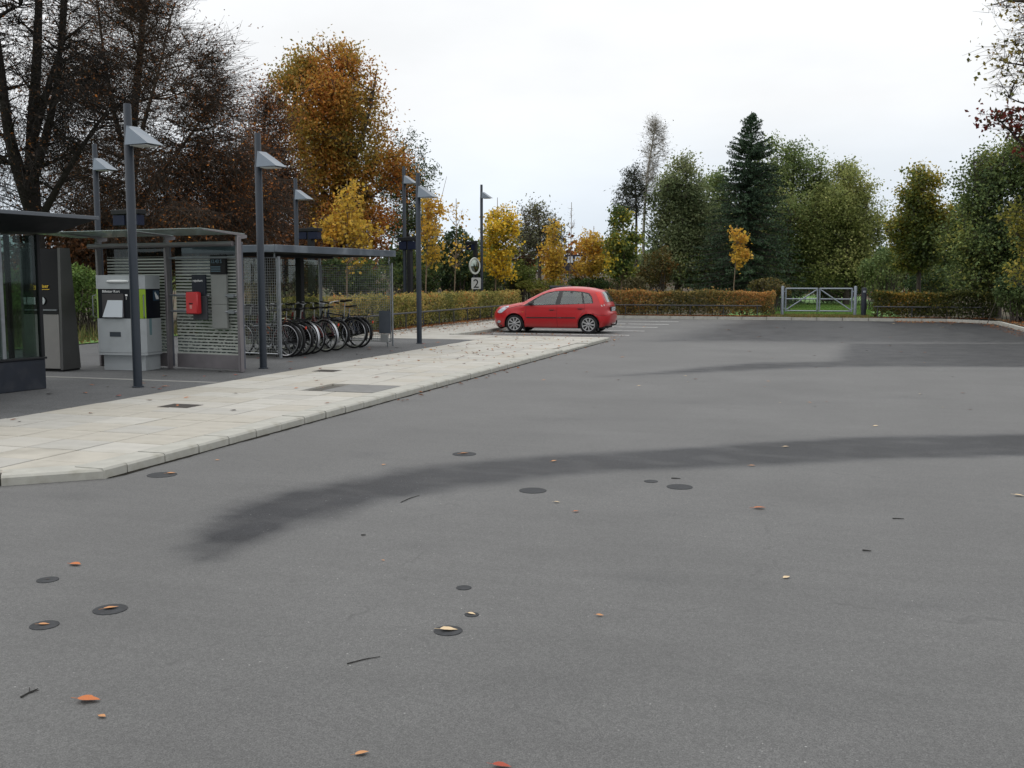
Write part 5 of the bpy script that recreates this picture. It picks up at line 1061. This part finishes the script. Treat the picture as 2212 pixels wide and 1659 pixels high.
# the picture gives the lowest point of each rear wheel
for a in ((617, 772.2, BR + .03, 'black', 'black', 'step', 'black bicycle nearest the mesh end of the shelter'),
          (628, 771, BR - .05, 'maroon', 'black', 'step', 'maroon bicycle with black mudguard, second from the near mesh panel'),
          (645, 769, BR + .06, 'orange', 'black', 'step', 'bicycle with orange frame, third from the near mesh panel'),
          (659, 766.5, BR - .02, 'green', 'steel', 'step', 'dark green bicycle with a pale mudguard near the middle of the row'),
          (674, 764, BR + .04, 'black', None, 'race', 'black bicycle without mudguards in the middle of the row'),
          (703, 760, BR - .06, 'red', 'steel', 'step', 'red bicycle with a bright steel mudguard'),
          (724, 757, BR + .05, 'maroon', 'black', 'step', 'dark maroon bicycle, third from the far end of the row'),
          (764, 752, BR + .02, 'black', 'black', 'race', 'black bicycle with raised saddle, second from the far end'),
          (777, 750.5, BR - .04, 'blue', 'black', 'step', 'dark blue bicycle with coat guard at the far end of the row')):
    bicycle(a[7 - 1], a[0], a[1], a[2], a[3], a[4], a[5], saddle_h={764: 1.06}.get(a[0], .93), basket=a[0] in (628,), guardskirt=a[0] in (628, 777, 645), lean=random.Random(a[0]).uniform(-.05, .05))

# ------------------------------------------------------------------ gate, bollard, rails
GALV = mat('gate_steel', (.22, .25, .285), .42, .45, var=.12, vscale=9)
t = thing('metal_gate', 'grey steel double gate with diagonal braces in the hedge gap', 'gate', (-.37, 43.45, .10), 0)
gw = 1.435
for s in (-1, 1):
    MB().lathe([(.062, 0), (.062, 1.24), (.05, 1.27), (0, 1.28)], 16).build('gate_post', GALV, t, True, (s * gw, 0, 0))
    lf = MB(); i_, o_ = s * .045, s * (gw - .13)
    lf.tube([(i_, 0, .22), (i_, 0, 1.19)], .032, 8); lf.tube([(o_, 0, .22), (o_, 0, 1.19)], .032, 8)
    for z_ in (.25, .74, 1.17): lf.tube([(i_, 0, z_), (o_, 0, z_)], .030 if z_ > 1 else .026, 8)
    L_ = lf.build('gate_leaf', GALV, t, True)
    MB().tube([(o_, -.01, .27), (i_ + s * .02, -.01, 1.13)], .026, 8).build('brace', GALV, L_, True)
    for z_ in (.35, 1.05): MB().box(min(o_, s * gw), -.02, z_ - .02, max(o_, s * gw), .02, z_ + .02, .004).build('hinge', GALV, L_)
MB().tube([(-.045, -.05, .05), (-.045, -.05, .30)], .012, 6).build('drop_bolt', DARK, t, True)
t = thing('bollard', 'dark navy bollard just right of the metal gate', 'bollard', (1.40, 43.35, .10))
MB().lathe([(.10, 0), (.10, 1.17), (.085, 1.21), (0, 1.22)], 20).build('post', NAVY, t, True); MB().box(-.05, -.106, 1.02, .05, -.098, 1.09, .003).build('badge', mat('badge', (.25, .27, .3), .4), t)
def rail(label, pts, h=.46):
    t = thing('low_rail', label, 'railing', (pts[0][0], pts[0][1], .10), 0, 'low pipe railings in front of the hedges'); b = Vector((pts[0][0], pts[0][1], 0))
    P = [Vector((p[0], p[1], 0)) - b for p in pts]
    MB().tube([p + Vector((0, 0, h)) for p in P], .026, 8).build('rail', mat('rail_dark', (.05, .052, .058), .45, .4, var=.2), t, True)
    me_ = MB().lathe([(.02, -.05), (.02, h)], 8).mesh('post', MATS['rail_dark'], True)
    L_ = (P[-1] - P[0]).length; n = max(1, round(L_ / 1.45))
    for i in range(n + 1): link('post', me_, t, P[0].lerp(P[-1], (i + .12) / (n + .24)))
rail('long low dark railing in front of the left hedge', [(-12.36, 22.8), (-12.47, 41.5)], .50)
rail('low dark railing in front of the russet hedge behind the car', [(-11.2, 42.72), (-2.6, 42.72)])
rail('low dark railing in front of the dark hedge right of the gate', [(1.75, 42.72), (5.9, 42.60)])
# ------------------------------------------------------------------ the red car (local x: nose 0 -> tail 3.92, near side -y)
CAR = thing('red_car', 'red five-door hatchback parked nose-in across the bay lines', 'car', (-9.96, 30.42, .0), 0); CAR.scale = (.94, .94, .94)
RED_P = bpy.data.materials.new('car_red'); RED_P.use_nodes = True
def _carpaint():
    t_ = RED_P.node_tree; b = t_.nodes['Principled BSDF']; L = t_.links.new
    co = nd(t_, 'ShaderNodeTexCoord'); sp = nd(t_, 'ShaderNodeSeparateXYZ'); L(co.outputs['Object'], sp.inputs[0])
    n = nd(t_, 'ShaderNodeTexNoise'); n.inputs['Scale'].default_value = 4; n.inputs['Detail'].default_value = 6; L(co.outputs['Object'], n.inputs['Vector'])
    # road dust thrown up on the sills
    mr = nd(t_, 'ShaderNodeMapRange'); mr.inputs[1].default_value = .42; mr.inputs[2].default_value = .18; mr.inputs[3].default_value = 0; mr.inputs[4].default_value = .75; L(sp.outputs['Z'], mr.inputs[0])
    mu = nd(t_, 'ShaderNodeMath', operation='MULTIPLY'); L(mr.outputs[0], mu.inputs[0]); L(n.outputs[0], mu.inputs[1])
    mx = nd(t_, 'ShaderNodeMixRGB'); mx.inputs[1].default_value = (.37, .006, .010, 1); mx.inputs[2].default_value = (.12, .06, .05, 1); L(mu.outputs[0], mx.inputs[0]); L(mx.outputs[0], b.inputs['Base Color'])
    b.inputs['Roughness'].default_value = .38; b.inputs['Coat Weight'].default_value = .4; b.inputs['Coat Roughness'].default_value = .10; b.inputs['Specular IOR Level'].default_value = .4
_carpaint()
def spline(P, sub=6):
    P = [Vector(p) for p in P]; out = []
    for i in range(len(P) - 1):
        a, b, c, d = P[max(i - 1, 0)], P[i], P[i + 1], P[min(i + 2, len(P) - 1)]
        for s in range(sub):
            t = s / sub; out.append(.5 * (2 * b + (c - a) * t + (2 * a - 5 * b + 4 * c - d) * t * t + (3 * b - a - 3 * c + d) * t ** 3))
    return out + [P[-1]]
TOP = spline([(.16, .20), (.05, .27), (.01, .42), (.0, .55), (.05, .65), (.16, .74), (.40, .85), (.70, .915), (1.02, .975), (1.32, 1.135), (1.66, 1.305), (1.95, 1.405), (2.30, 1.452), (2.70, 1.462), (3.10, 1.438), (3.42, 1.385), (3.60, 1.335), (3.70, 1.20), (3.80, 1.0), (3.845, .88), (3.86, .74), (3.92, .64), (3.925, .48), (3.89, .34), (3.80, .25)], 5)
TOPL = [(p.x, p.y) for p in TOP]
ARCH = [(.79, .295), (3.28, .295)]; AR = .352
def pip(p, poly):
    x, y = p; ins = False; n = len(poly)
    for i in range(n):
        (x1, y1), (x2, y2) = poly[i], poly[(i + 1) % n]
        if (y1 > y) != (y2 > y) and x < (x2 - x1) * (y - y1) / (y2 - y1) + x1: ins = not ins
    return ins
def dseg(p, a, b):
    ax, ay = a; bx, by = b; dx, dy = bx - ax, by - ay; t = max(0, min(1, ((p[0] - ax) * dx + (p[1] - ay) * dy) / (dx * dx + dy * dy + 1e-12)))
    return math.hypot(p[0] - ax - t * dx, p[1] - ay - t * dy)
def dtop(p): return min(dseg(p, TOPL[i], TOPL[i + 1]) for i in range(len(TOPL) - 1))
def HW(x, z, d=None):
    """half width of the body at a point of its side view"""
    if d is None: d = dtop((x, z))
    w = .835
    if z > .88: w -= .36 * (z - .88) + .10 * max(0, z - 1.15)
    if z < .45: w -= .25 * (.45 - z) ** 1.3
    w += .012 * math.exp(-((z - .62) / .14) ** 2)
    if x < .85: w -= .30 * ((.85 - x) / .85) ** 2.4
    if x > 3.15: w -= .15 * ((x - 3.15) / .78) ** 2.0
    for ax, az in ARCH:
        da = math.hypot(x - ax, z - az) - AR
        if 0 <= da < .14: w += .022 * (1 - da / .14) ** 1.5
    R = .13 if z < 1.0 else .09
    if d < R: w -= (.13 if z < 1.0 else .085) * (1 - math.sqrt(max(0, 1 - (1 - d / R) ** 2)))
    return w
# outline of the side with wheel arches
low = [(3.80, .25), (3.72, .22)]
def arc(cx, cz, a0, a1, n=16): return [(cx + AR * math.cos(math.radians(a0 + (a1 - a0) * i / n)), cz + AR * math.sin(math.radians(a0 + (a1 - a0) * i / n))) for i in range(n + 1)]
OUT = TOPL + [(3.70, .21)] + arc(3.28, .295, -14, 194) + [(2.9, .185), (2.4, .18), (1.9, .18), (1.4, .185), (1.15, .20)] + arc(.79, .295, -16, 196) + [(.40, .19), (.28, .18)]
DLO = [(1.10, .885), (1.16, .925), (1.44, 1.10), (1.66, 1.225), (1.86, 1.31), (2.10, 1.36), (2.40, 1.378), (2.75, 1.372), (3.05, 1.345), (3.27, 1.30), (3.37, 1.18), (3.43, .975), (3.10, .955), (2.60, .935), (2.0, .91), (1.5, .892)]
GL1 = [(1.45, .915), (1.455, 1.06), (1.66, 1.195), (1.86, 1.285), (2.10, 1.338), (2.27, 1.348), (2.17, .935)]
GL2 = [(2.335, .94), (2.40, 1.35), (2.75, 1.345), (3.00, 1.322), (3.09, .965)]
GL3 = [(3.14, .968), (3.07, 1.31), (3.24, 1.272), (3.335, 1.16), (3.395, .982)]
def fill(outer, holes=(), off=0.0, sgn=-1, grid=.06, inset=True):
    pts, edges = [], []
    def loop(P):
        n0 = len(pts); Q = []
        for i in range(len(P)):
            a, b = P[i], P[(i + 1) % len(P)]; k = max(1, int(math.hypot(b[0] - a[0], b[1] - a[1]) / .06))
            Q += [(a[0] + (b[0] - a[0]) * j / k, a[1] + (b[1] - a[1]) * j / k) for j in range(k)]
        for q in Q: pts.append(Vector(q))
        n = len(Q)
        edges.extend([(n0 + i, n0 + (i + 1) % n) for i in range(n)])
    loop(outer)
    for h in holes: loop(h)
    xs_ = [p[0] for p in outer]; zs_ = [p[1] for p in outer]; x = min(xs_) + grid / 2
    allp = [outer] + list(holes)
    while x < max(xs_):
        z = min(zs_) + grid / 2
        while z < max(zs_):
            if pip((x, z), outer) and not any(pip((x, z), h) for h in holes) and min(dseg((x, z), P[i], P[(i + 1) % len(P)]) for P in allp for i in range(len(P))) > grid * .35: pts.append(Vector((x, z)))
            z += grid
        x += grid
    vs, es, fs, *_ = geometry.delaunay_2d_cdt(pts, edges, [], 0, 1e-5)
    keep = []
    for f in fs:
        c = (sum(vs[i].x for i in f) / 3, sum(vs[i].y for i in f) / 3)
        if pip(c, outer) and not any(pip(c, h) for h in holes): keep.append(tuple(f))
    return [(v.x, v.y) for v in vs], keep
_dc = {}
def lift(v, off, sgn):
    k = (round(v[0], 4), round(v[1], 4))
    if k not in _dc: _dc[k] = dtop(v)
    return (v[0], sgn * (HW(v[0], v[1], _dc[k]) + off), v[1])
def panel(name, outer, holes, off, m, parent=CAR, sides=(-1, 1), smooth=True, thick=0, grid=.06):
    vs, fs = fill(outer, holes, grid=grid); res = []
    for s in sides:
        b = MB().add([lift(v, off, s) for v in vs], fs)
        if thick:
            n = len(b.v); cnt = {}
            b.v += [(x, y - s * thick, z) for x, y, z in b.v]; top = list(b.f)
            for f in top:
                for i in range(3): e_ = (f[i], f[(i + 1) % 3]); cnt[tuple(sorted(e_))] = cnt.get(tuple(sorted(e_)), 0) + 1
            b.f += [tuple(i + n for i in f) for f in top] + [(a, c, c + n, a + n) for (a, c), k in cnt.items() if k == 1]
        res.append(b.build(name, m, parent, smooth))
    return res
# body shell: two sides and the ribbon between them
vs, fs = fill(OUT, [DLO]); body = MB()
for s in (-1, 1): body.add([lift(v, 0, s) for v in vs], fs)
NT = 12
def ribbon(i0, i1, t0, t1, off=0.0, n=NT):
    b = MB(); rows = []
    for i in range(i0, i1 + 1):
        p = TOPL[i]; a = TOPL[max(i - 1, 0)]; c = TOPL[min(i + 1, len(TOPL) - 1)]; tx, tz = c[0] - a[0], c[1] - a[1]; l = math.hypot(tx, tz); nx_, nz_ = -tz / l, tx / l
        w = HW(p[0], p[1], 0.0); crown = .045 if p[1] > .6 else .03
        if p[0] < .5 and p[1] < .9: crown = .13 * min(1, (.55 - p[0]) / .4) if p[0] < .55 else crown
        crown = max(crown, .03); nn = (min(nx_, 0) if p[0] < 1 else nx_, nz_)
        row = []
        for k in range(n + 1):
            t = t0 + (t1 - t0) * k / n; cr = crown * (1 - abs(t) ** 2.2) + off
            row.append((p[0] + nn[0] * cr - (.10 * (1 - t * t) * (1 if 1.0 < p[0] < 1.0 else 0)), t * w, p[1] + nn[1] * cr))
        rows.append(row)
    for r in rows: b.v += r
    m_ = n + 1; b.f += [(i * m_ + k, i * m_ + k + 1, (i + 1) * m_ + k + 1, (i + 1) * m_ + k) for i in range(len(rows) - 1) for k in range(n)]
    return b
def near(x, z): return min(range(len(TOPL)), key=lambda i: math.hypot(TOPL[i][0] - x, TOPL[i][1] - z))
iW0, iW1, iR0, iR1 = near(1.06, .995), near(1.93, 1.40), near(3.62, 1.32), near(3.80, 1.0)
for a, b in ((0, iW0), (iW1, iR0), (iR1, len(TOPL) - 1)): q = ribbon(a, b, -1, 1); body.add(q.v, q.f)
for a, b, e_ in ((iW0, iW1, .88), (iR0, iR1, .84)):
    for t0, t1 in ((-1, -e_), (e_, 1)): q = ribbon(a, b, t0, t1, n=2); body.add(q.v, q.f)
bo = body.build('body', RED_P, CAR)
bm = bmesh.new(); bm.from_mesh(bo.data); bmesh.ops.remove_doubles(bm, verts=bm.verts, dist=.004); bmesh.ops.recalc_face_normals(bm, faces=bm.faces); bm.to_mesh(bo.data); bm.free(); autosmooth(bo.data, 55)
CG = glass_mat('car_glass', (.62, .68, .66), .08, .04); CGR = glass_mat('car_rear_glass', (.5, .56, .56), .20, .08)
q = ribbon(iW0, iW1, -.88, .88, .004); q.build('windscreen', CG, CAR, True)
q = ribbon(iR0, iR1, -.84, .84, .006); q.build('rear_window', CGR, CAR, True)
TRIM = mat('car_trim', (.014, .014, .015), .45)
panel('window_surround', DLO, [GL1, GL2, GL3], .002, TRIM, thick=.01)
for g_, nm in ((GL1, 'front_window'), (GL2, 'rear_door_window'), (GL3, 'quarter_window')): panel(nm, g_, [], -.004, CG)
# shut lines, trim strips, handles
def strip(pts, w): # closed thin polygon along a polyline
    L_, R2 = [], []
    for i, p in enumerate(pts):
        a = pts[max(i - 1, 0)]; b = pts[min(i + 1, len(pts) - 1)]; dx, dz = b[0] - a[0], b[1] - a[1]; l = math.hypot(dx, dz); L_.append((p[0] - dz / l * w, p[1] + dx / l * w)); R2.append((p[0] + dz / l * w, p[1] - dx / l * w))
    return L_ + R2[::-1]
SEAM = mat('shut_line', (.05, .006, .007), .7)
for pts in ([(1.20, .89), (1.19, .62), (1.15, .38), (1.13, .22)], [(2.24, .92), (2.235, .5), (2.25, .2)], [(3.155, .95), (3.14, .72), (3.02, .58), (2.93, .42), (2.90, .21)], [(1.13, .22), (1.9, .205), (2.9, .21)], [(.42, .85), (.60, .80), (1.02, .90), (1.10, .90)], [(3.40, .66), (3.60, .60), (3.88, .585)], [(.06, .64), (.20, .62), (.44, .62)]):
    panel('shut_line', strip(pts, .005), [], .0015, SEAM, grid=.2)
panel('side_moulding', strip([(1.21, .50), (1.7, .502), (2.23, .505)], .017), [], .012, TRIM, thick=.02, grid=.2)
panel('side_moulding', strip([(2.255, .505), (2.6, .507), (2.86, .507)], .017), [], .012, TRIM, thick=.02, grid=.2)
HND = mat('handle_red', (.20, .012, .014), .4)
for hx, hz in ((2.07, .765), (3.01, .81)):
    panel('door_handle', [(hx - .11, hz - .012), (hx - .08, hz + .022), (hx + .09, hz + .020), (hx + .115, hz + .004), (hx + .09, hz - .018)], [], .022, HND, thick=.02, grid=.2)
    panel('handle_recess', [(hx - .06, hz - .04), (hx + .04, hz - .04), (hx + .06, hz - .015), (hx - .08, hz - .015)], [], .002, SEAM, grid=.2)
panel('headlight', [(.16, .655), (.20, .73), (.36, .835), (.56, .875), (.60, .855), (.45, .73), (.34, .655), (.24, .635)], [], .006, mat('headlight', (.42, .48, .55), .12, .1), thick=.02)
panel('tail_light', [(3.455, 1.335), (3.60, 1.325), (3.70, 1.16), (3.775, .95), (3.66, .93), (3.57, 1.12)], [], .005, mat('tail_red', (.55, .02, .015), .15), thick=.02)
panel('reverse_light', [(3.665, .925), (3.77, .945), (3.79, .90), (3.70, .875)], [], .005, mat('lamp_clear', (.45, .40, .38), .2), thick=.02, grid=.2)
panel('fog_light', [(.14, .32), (.17, .39), (.27, .385), (.29, .34), (.22, .30)], [], .004, mat('fog_lens', (.30, .36, .38), .15), thick=.01, grid=.2)
panel('lower_grille', [(.09, .27), (.10, .34), (.16, .30), (.36, .215), (.28, .195), (.17, .205)], [], .004, TRIM, thick=.01, grid=.2)
panel('side_repeater', [(1.03, .70), (1.12, .695), (1.10, .665)], [], .004, mat('amber', (.45, .10, .02), .3), thick=.008, grid=.2)
panel('fuel_seam', strip([(3.42, .80), (3.42, .70)], .003), [], .0015, SEAM, sides=(1,), grid=.2)
for s in (-1, 1):
    y_ = s * (HW(1.32, .95) + .02)
    mm = MB(); mm.tube([(1.36, s * .80, .925), (1.38, s * .90, .945)], .02, 6); mm.box(1.30, min(s * .86, s * 1.0), .90, 1.43, max(s * .86, s * 1.0), 1.02, .035); mm.build('door_mirror', TRIM, CAR, True)
# wheels
TY = MB().lathe([(.20, -.085), (.255, -.092), (.285, -.082), (.295, -.055), (.295, .055), (.285, .082), (.255, .092), (.20, .085)], 40, 'y', cap=False).mesh('tyre', RUB, True)
RM = MB().lathe([(.212, -.084), (.215, -.06), (.195, -.05), (.19, .02), (.0, .03)], 40, 'y', cap=False).mesh('rim_barrel', mat('rim_dark', (.008, .008, .009), .7), True)
ALLOY = mat('alloy', (.42, .42, .42), .35, .5, var=.15, vscale=20)
spk = MB()
for k in range(9):
    a = 2 * math.pi * k / 9; c, s_ = math.cos(a), math.sin(a); P = [(.035, -.014), (.20, -.026), (.20, .026), (.035, .014)]
    spk.add([(r * c - w * s_, yy_, r * s_ + w * c) for yy_ in (-.078, -.055) for (r, w) in P], [(0, 1, 2, 3), (7, 6, 5, 4), (0, 4, 5, 1), (1, 5, 6, 2), (2, 6, 7, 3), (3, 7, 4, 0)])
spk.lathe([(.195, -.086), (.215, -.088), (.218, -.075), (.200, -.07)], 40, 'y', cap=False)
SPK = spk.mesh('alloy_spokes', ALLOY, False); CAPM = MB().lathe([(0, -.092), (.035, -.09), (.05, -.08), (.055, -.06)], 20, 'y', cap=False).mesh('hub_cap', mat('cap_grey', (.28, .28, .29), .4, .4), True)
ARCHM = mat('arch_liner', (.01, .01, .01), .9)
for (ax, az), s in [(p, s) for p in ARCH for s in (-1, 1)]:
    w = bpy.data.objects.new('wheel', None); COL.objects.link(w); w.parent = CAR; w.location = (ax, s * .735, az); w.rotation_euler = (0, ax * 1.3, 0 if s < 0 else math.pi)
    for nm, me_ in (('tyre', TY), ('rim', RM), ('spokes', SPK), ('hub_cap', CAPM)): link(nm, me_, w)
    l_ = MB(); n = 18; y0, y1 = (-.80, -.50) if s < 0 else (.50, .80); vs = []
    for i in range(n + 1): a = math.radians(-16 + 212 * i / n); vs += [(ax + (AR - .004) * math.cos(a), y0, az + (AR - .004) * math.sin(a)), (ax + (AR - .004) * math.cos(a), y1, az + (AR - .004) * math.sin(a))]
    l_.add(vs, [(2 * i, 2 * i + 1, 2 * i + 3, 2 * i + 2) for i in range(n)]); l_.build('arch_liner', ARCHM, CAR)
    MB().box(ax + .30, min(s * .62, s * .80), .10, ax + .312, max(s * .62, s * .80), .30).build('mud_flap', TRIM, CAR)
# underside, interior
MB().box(.3, -.66, .16, 3.75, .66, .24).build('floor_pan', ARCHM, CAR)
INT = mat('interior', (.035, .035, .038), .9)
MB().prism([(1.05, .30), (1.06, .90), (1.35, .955), (1.50, .86), (1.52, .60), (1.6, .30)], -.70, .70, 'xz').build('dashboard', INT, CAR)
MB().prism([(3.30, .30), (3.30, .93), (3.70, .90), (3.78, .40)], -.62, .62, 'xz').build('parcel_shelf', INT, CAR)
for (sx, sy) in ((2.05, -.36), (2.05, .36)):
    st = MB(); st.prism([(sx - .28, .32), (sx - .28, .50), (sx + .18, .46), (sx + .36, .98), (sx + .48, .98), (sx + .34, .40), (sx + .2, .32)], sy - .23, sy + .23, 'xz'); st.box(sx + .36, sy - .13, 1.01, sx + .47, sy + .13, 1.19, .04); st.build('seat', INT, CAR)
st = MB(); st.prism([(2.72, .32), (2.72, .50), (3.08, .47), (3.20, .93), (3.29, .93), (3.22, .34)], -.62, .62, 'xz')
for sy in (-.36, .36): st.box(3.19, sy - .12, .96, 3.28, sy + .12, 1.10, .03)
st.build('rear_seat', INT, CAR)
MB().tube([(1.62 + .07 * math.sin(a) , -.36 + .18 * math.cos(a), .86 + .17 * math.sin(a)) for a in np.linspace(0, 2 * math.pi, 20, endpoint=False)], .014, 6, closed=True).build('steering_wheel', INT, CAR, True)
# tail: plate, plate recess, wiper, tow bar, bumper strip
MB().box(3.895, -.36, .70, 3.925, .36, .86, .006).build('plate_recess', TRIM, CAR)
pl = MB().box(3.926, -.26, .725, 3.934, .26, .835, .003).build('number_plate', mat('plate_white', (.55, .56, .57), .4), CAR)
for k in range(5): MB().box(3.935, -.20 + .085 * k, .765, 3.936, -.145 + .085 * k, .80).build('plate_mark', mat('plate_ink', (.12, .12, .13), .6), pl)
tb = MB(); tb.tube([(3.70, 0, .27), (3.92, 0, .26), (4.02, 0, .29), (4.035, 0, .37)], .022, 8); tb.lathe([(.0, -.028), (.022, -.02), (.029, 0), (.022, .02), (0, .028)], 12, 'z', (4.035, 0, .39)); tb.build('tow_bar', DARK, CAR, True)
MB().tube([(3.80, .0, 1.03), (3.74, .18, 1.14), (3.71, .28, 1.20)], .010, 6).build('rear_wiper', TRIM, CAR, True)
for k in range(2): MB().tube([(1.10, -.5 + .6 * k, 1.03), (1.14, -.15 + .6 * k, 1.055)], .010, 6).build('wiper', TRIM, CAR, True)
MB().tube([(3.05, 0, 1.46), (3.13, 0, 1.60)], .006, 6).build('aerial', TRIM, CAR, True)

# ------------------------------------------------------------------ fallen leaves and twigs (small details)
LF = {n_: mat('fallen_%s' % n_, c_, .7, var=.25, vscale=40) for n_, c_ in (('tan', (.42, .20, .08)), ('orange', (.40, .12, .03)), ('brown', (.16, .06, .03)), ('pale', (.55, .42, .26)), ('dark', (.035, .025, .02)), ('red', (.28, .045, .02)))}
def leaf_mesh(m, seed):
    r = random.Random(seed); n = 8; up_, dn = [], []
    cur = r.uniform(-.03, .05); A = []
    for i in range(n + 1):
        t_ = i / n; w = .30 * math.sin(math.pi * t_ ** .8) * (1 - .25 * t_) * r.uniform(.9, 1.1); z = .06 + .5 * cur * (2 * t_ - 1) ** 2 + abs(w) * .0
        A.append((t_ - .5, w, z))
    b = MB(); vs = []
    for (x, w, z) in A: vs += [(x, -w, z + abs(w) * .22), (x, 0, z), (x, w, z + abs(w) * .22)]
    b.add(vs, [(3 * i + j, 3 * i + j + 1, 3 * i + j + 4, 3 * i + j + 3) for i in range(n) for j in range(2)])
    b.tube([(-.5, 0, .06), (-.78, .04, .05)], .012, 4)
    return b.mesh('fallen_leaf', m)
LM = {k: [leaf_mesh(m_, i + 3 * j) for i in range(3)] for j, (k, m_) in enumerate(LF.items())}
rg = random.Random(9)
def fleaf(px, py, wpx, colr, label, group, z=.0, rz=None):
    x, y = G(px, py, z); d_ = (CAM_H - z) * FPX / (py - 606); o = bpy.data.objects.new('fallen_leaf', rg.choice(LM[colr])); COL.objects.link(o); s = wpx * d_ / FPX
    o.location = (x, y, z + .004); o.scale = (s, s, s); o.rotation_euler = (rg.uniform(-.1, .1), rg.uniform(-.1, .1), SITE + (rg.uniform(-.6, .6) if rz is None else rz)); tag(o, label, 'leaf', group); return o
GL_ = 'fallen leaves on the tarmac'
for (px, py, w, c, lab) in (
        (163, 1221, 32, 'orange', 'orange-brown fallen leaf above the left dark covers'), (240, 1316, 32, 'tan', 'narrow tan leaf lying on the oval dark cover'), (95, 1351, 24, 'tan', 'tan leaf lying on the leftmost low dark cover'),
        (192, 1515, 52, 'orange', 'largest orange-brown leaf at lower left of the tarmac'), (221, 1550, 24, 'tan', 'small tan leaf just below the large orange leaf'), (969, 1363, 40, 'pale', 'crumpled pale leaf on the middle dark cover'),
        (1019, 1328, 20, 'pale', 'little pale leaf just above the crumpled one'), (782, 1630, 32, 'tan', 'broad tan leaf near the bottom edge of the view'), (1296, 1331, 18, 'tan', 'small tan leaf alone in the middle foreground'),
        (1699, 1249, 20, 'pale', 'folded pale brown leaf right of the middle foreground'), (1641, 1099, 28, 'orange', 'bright orange leaf right of centre below the dark damp streak'), (1245, 1106, 15, 'orange', 'small orange leaf below the round cover in the centre'),
        (1203, 1086, 15, 'pale', 'small pale leaf just right of the round cover'), (2202, 1072, 22, 'pale', 'pale leaf at the right edge of the tarmac'), (1625, 1007, 14, 'tan', 'tan leaf on the lower rim of the damp streak'),
        (1698, 966, 14, 'pale', 'pale leaf on the damp streak right of centre'), (1197, 997, 14, 'tan', 'tan leaf on the damp streak in the centre'), (1892, 921, 12, 'pale', 'pale leaf just above the damp streak at right'),
        (470, 995, 10, 'tan', 'tan crumb of leaf in front of the kerb'), (829, 1005, 10, 'tan', 'small tan leaf left of the round cover by the streak'), (1003, 981, 20, 'tan', 'tan leaf on the cover at the end of the damp streak'), (370, 1024, 20, 'tan', 'tan leaf on the scuffed patch by the kerb corner'),
        (1084, 1658, 44, 'red', 'dark red leaf cut by the bottom edge'), (103, 1253, 10, 'dark', 'dark scrap of leaf on the small left cover'), (828, 1212, 9, 'tan', 'tiny tan leaf in the left middle of the tarmac')):
    fleaf(px, py, w, c, lab, GL_)
for k in range(60):     # far, tiny, alike
    px, py = rg.uniform(1150, 2150), 700 + 190 * rg.random() ** 1.8
    fleaf(px, py, rg.uniform(5, 10), rg.choice(['brown', 'dark', 'brown', 'tan', 'pale']), 'tiny dry leaf scattered on the far tarmac', 'tiny leaves on the far tarmac')
k = 0
while k < 60:
    u_ = 8.5 + 18 * rg.random() ** .8; v_ = rg.uniform(-8.6, -5.9); o = bpy.data.objects.new('fallen_leaf', rg.choice(LM[rg.choice(['brown', 'dark', 'brown', 'orange'])])); COL.objects.link(o)
    s = rg.uniform(.05, .11); o.location = (v_, u_, FZ + .003); o.scale = (s, s, s); o.rotation_euler = (rg.uniform(-.15, .15), rg.uniform(-.15, .15), rg.uniform(0, 6.28)); tag(o, 'small brown leaf scattered on the pale paving slabs', 'leaf', 'small leaves on the pavement'); k += 1
for k in range(34):
    u_ = rg.uniform(10.5, 24.2); v_ = rg.uniform(-11.0, -8.75) if u_ > 16 else rg.uniform(-10.3, -8.8); o = bpy.data.objects.new('fallen_leaf', rg.choice(LM[rg.choice(['brown', 'red', 'orange', 'dark'])])); COL.objects.link(o)
    s = rg.uniform(.06, .12); o.location = (v_, u_, FZ + .002); o.scale = (s, s, s); o.rotation_euler = (rg.uniform(-.1, .1), rg.uniform(-.1, .1), rg.uniform(0, 6.28)); tag(o, 'small reddish leaf scattered on the grey forecourt', 'leaf', 'small leaves on the forecourt')
TW = mat('twig', (.012, .011, .010), .8)
def twig(px0, py0, px1, py1, label, r=.0026, fork=False):
    a, b = G(px0, py0), G(px1, py1); x, y = (a[0] + b[0]) / 2, (a[1] + b[1]) / 2; A = Vector((a[0] - x, a[1] - y, r + .001)); B = Vector((b[0] - x, b[1] - y, r + .001)); M2 = A.lerp(B, .55) + Vector((-(B - A).y, (B - A).x, 0)) * .05
    m_ = MB(); m_.tube([A, M2, B], [r, r * .9, r * .6], 6)
    if fork: m_.tube([M2, M2 + (B - A) * .35 + Vector((-(B - A).y, (B - A).x, .01)) * .35], [r * .8, r * .4], 5); m_.tube([M2, M2 + (B - A) * .3 - Vector((-(B - A).y, (B - A).x, -.01)) * .3], [r * .8, r * .4], 5)
    tag(m_.build('twig', TW, None, True, (x, y, 0)), label, 'twig', 'twigs on the tarmac')
twig(750, 1435, 821, 1420, 'long thin dark twig in the middle foreground'); twig(45, 1508, 82, 1490, 'forked dark twig at the lower left edge', .0035, True)
twig(1863, 1190, 1882, 1192, 'short dark twig on the right of the tarmac', .0045); twig(1450, 1034, 1470, 1035, 'short dark twig below the damp streak', .0045); twig(866, 1086, 906, 1071, 'faint thin twig beside the damp streak', .003)
twig(1928, 1121, 1953, 1122, 'thin dark stick on the right of the tarmac', .0035); twig(780, 1157, 790, 1157, 'tiny dark stick below the damp streak', .004)
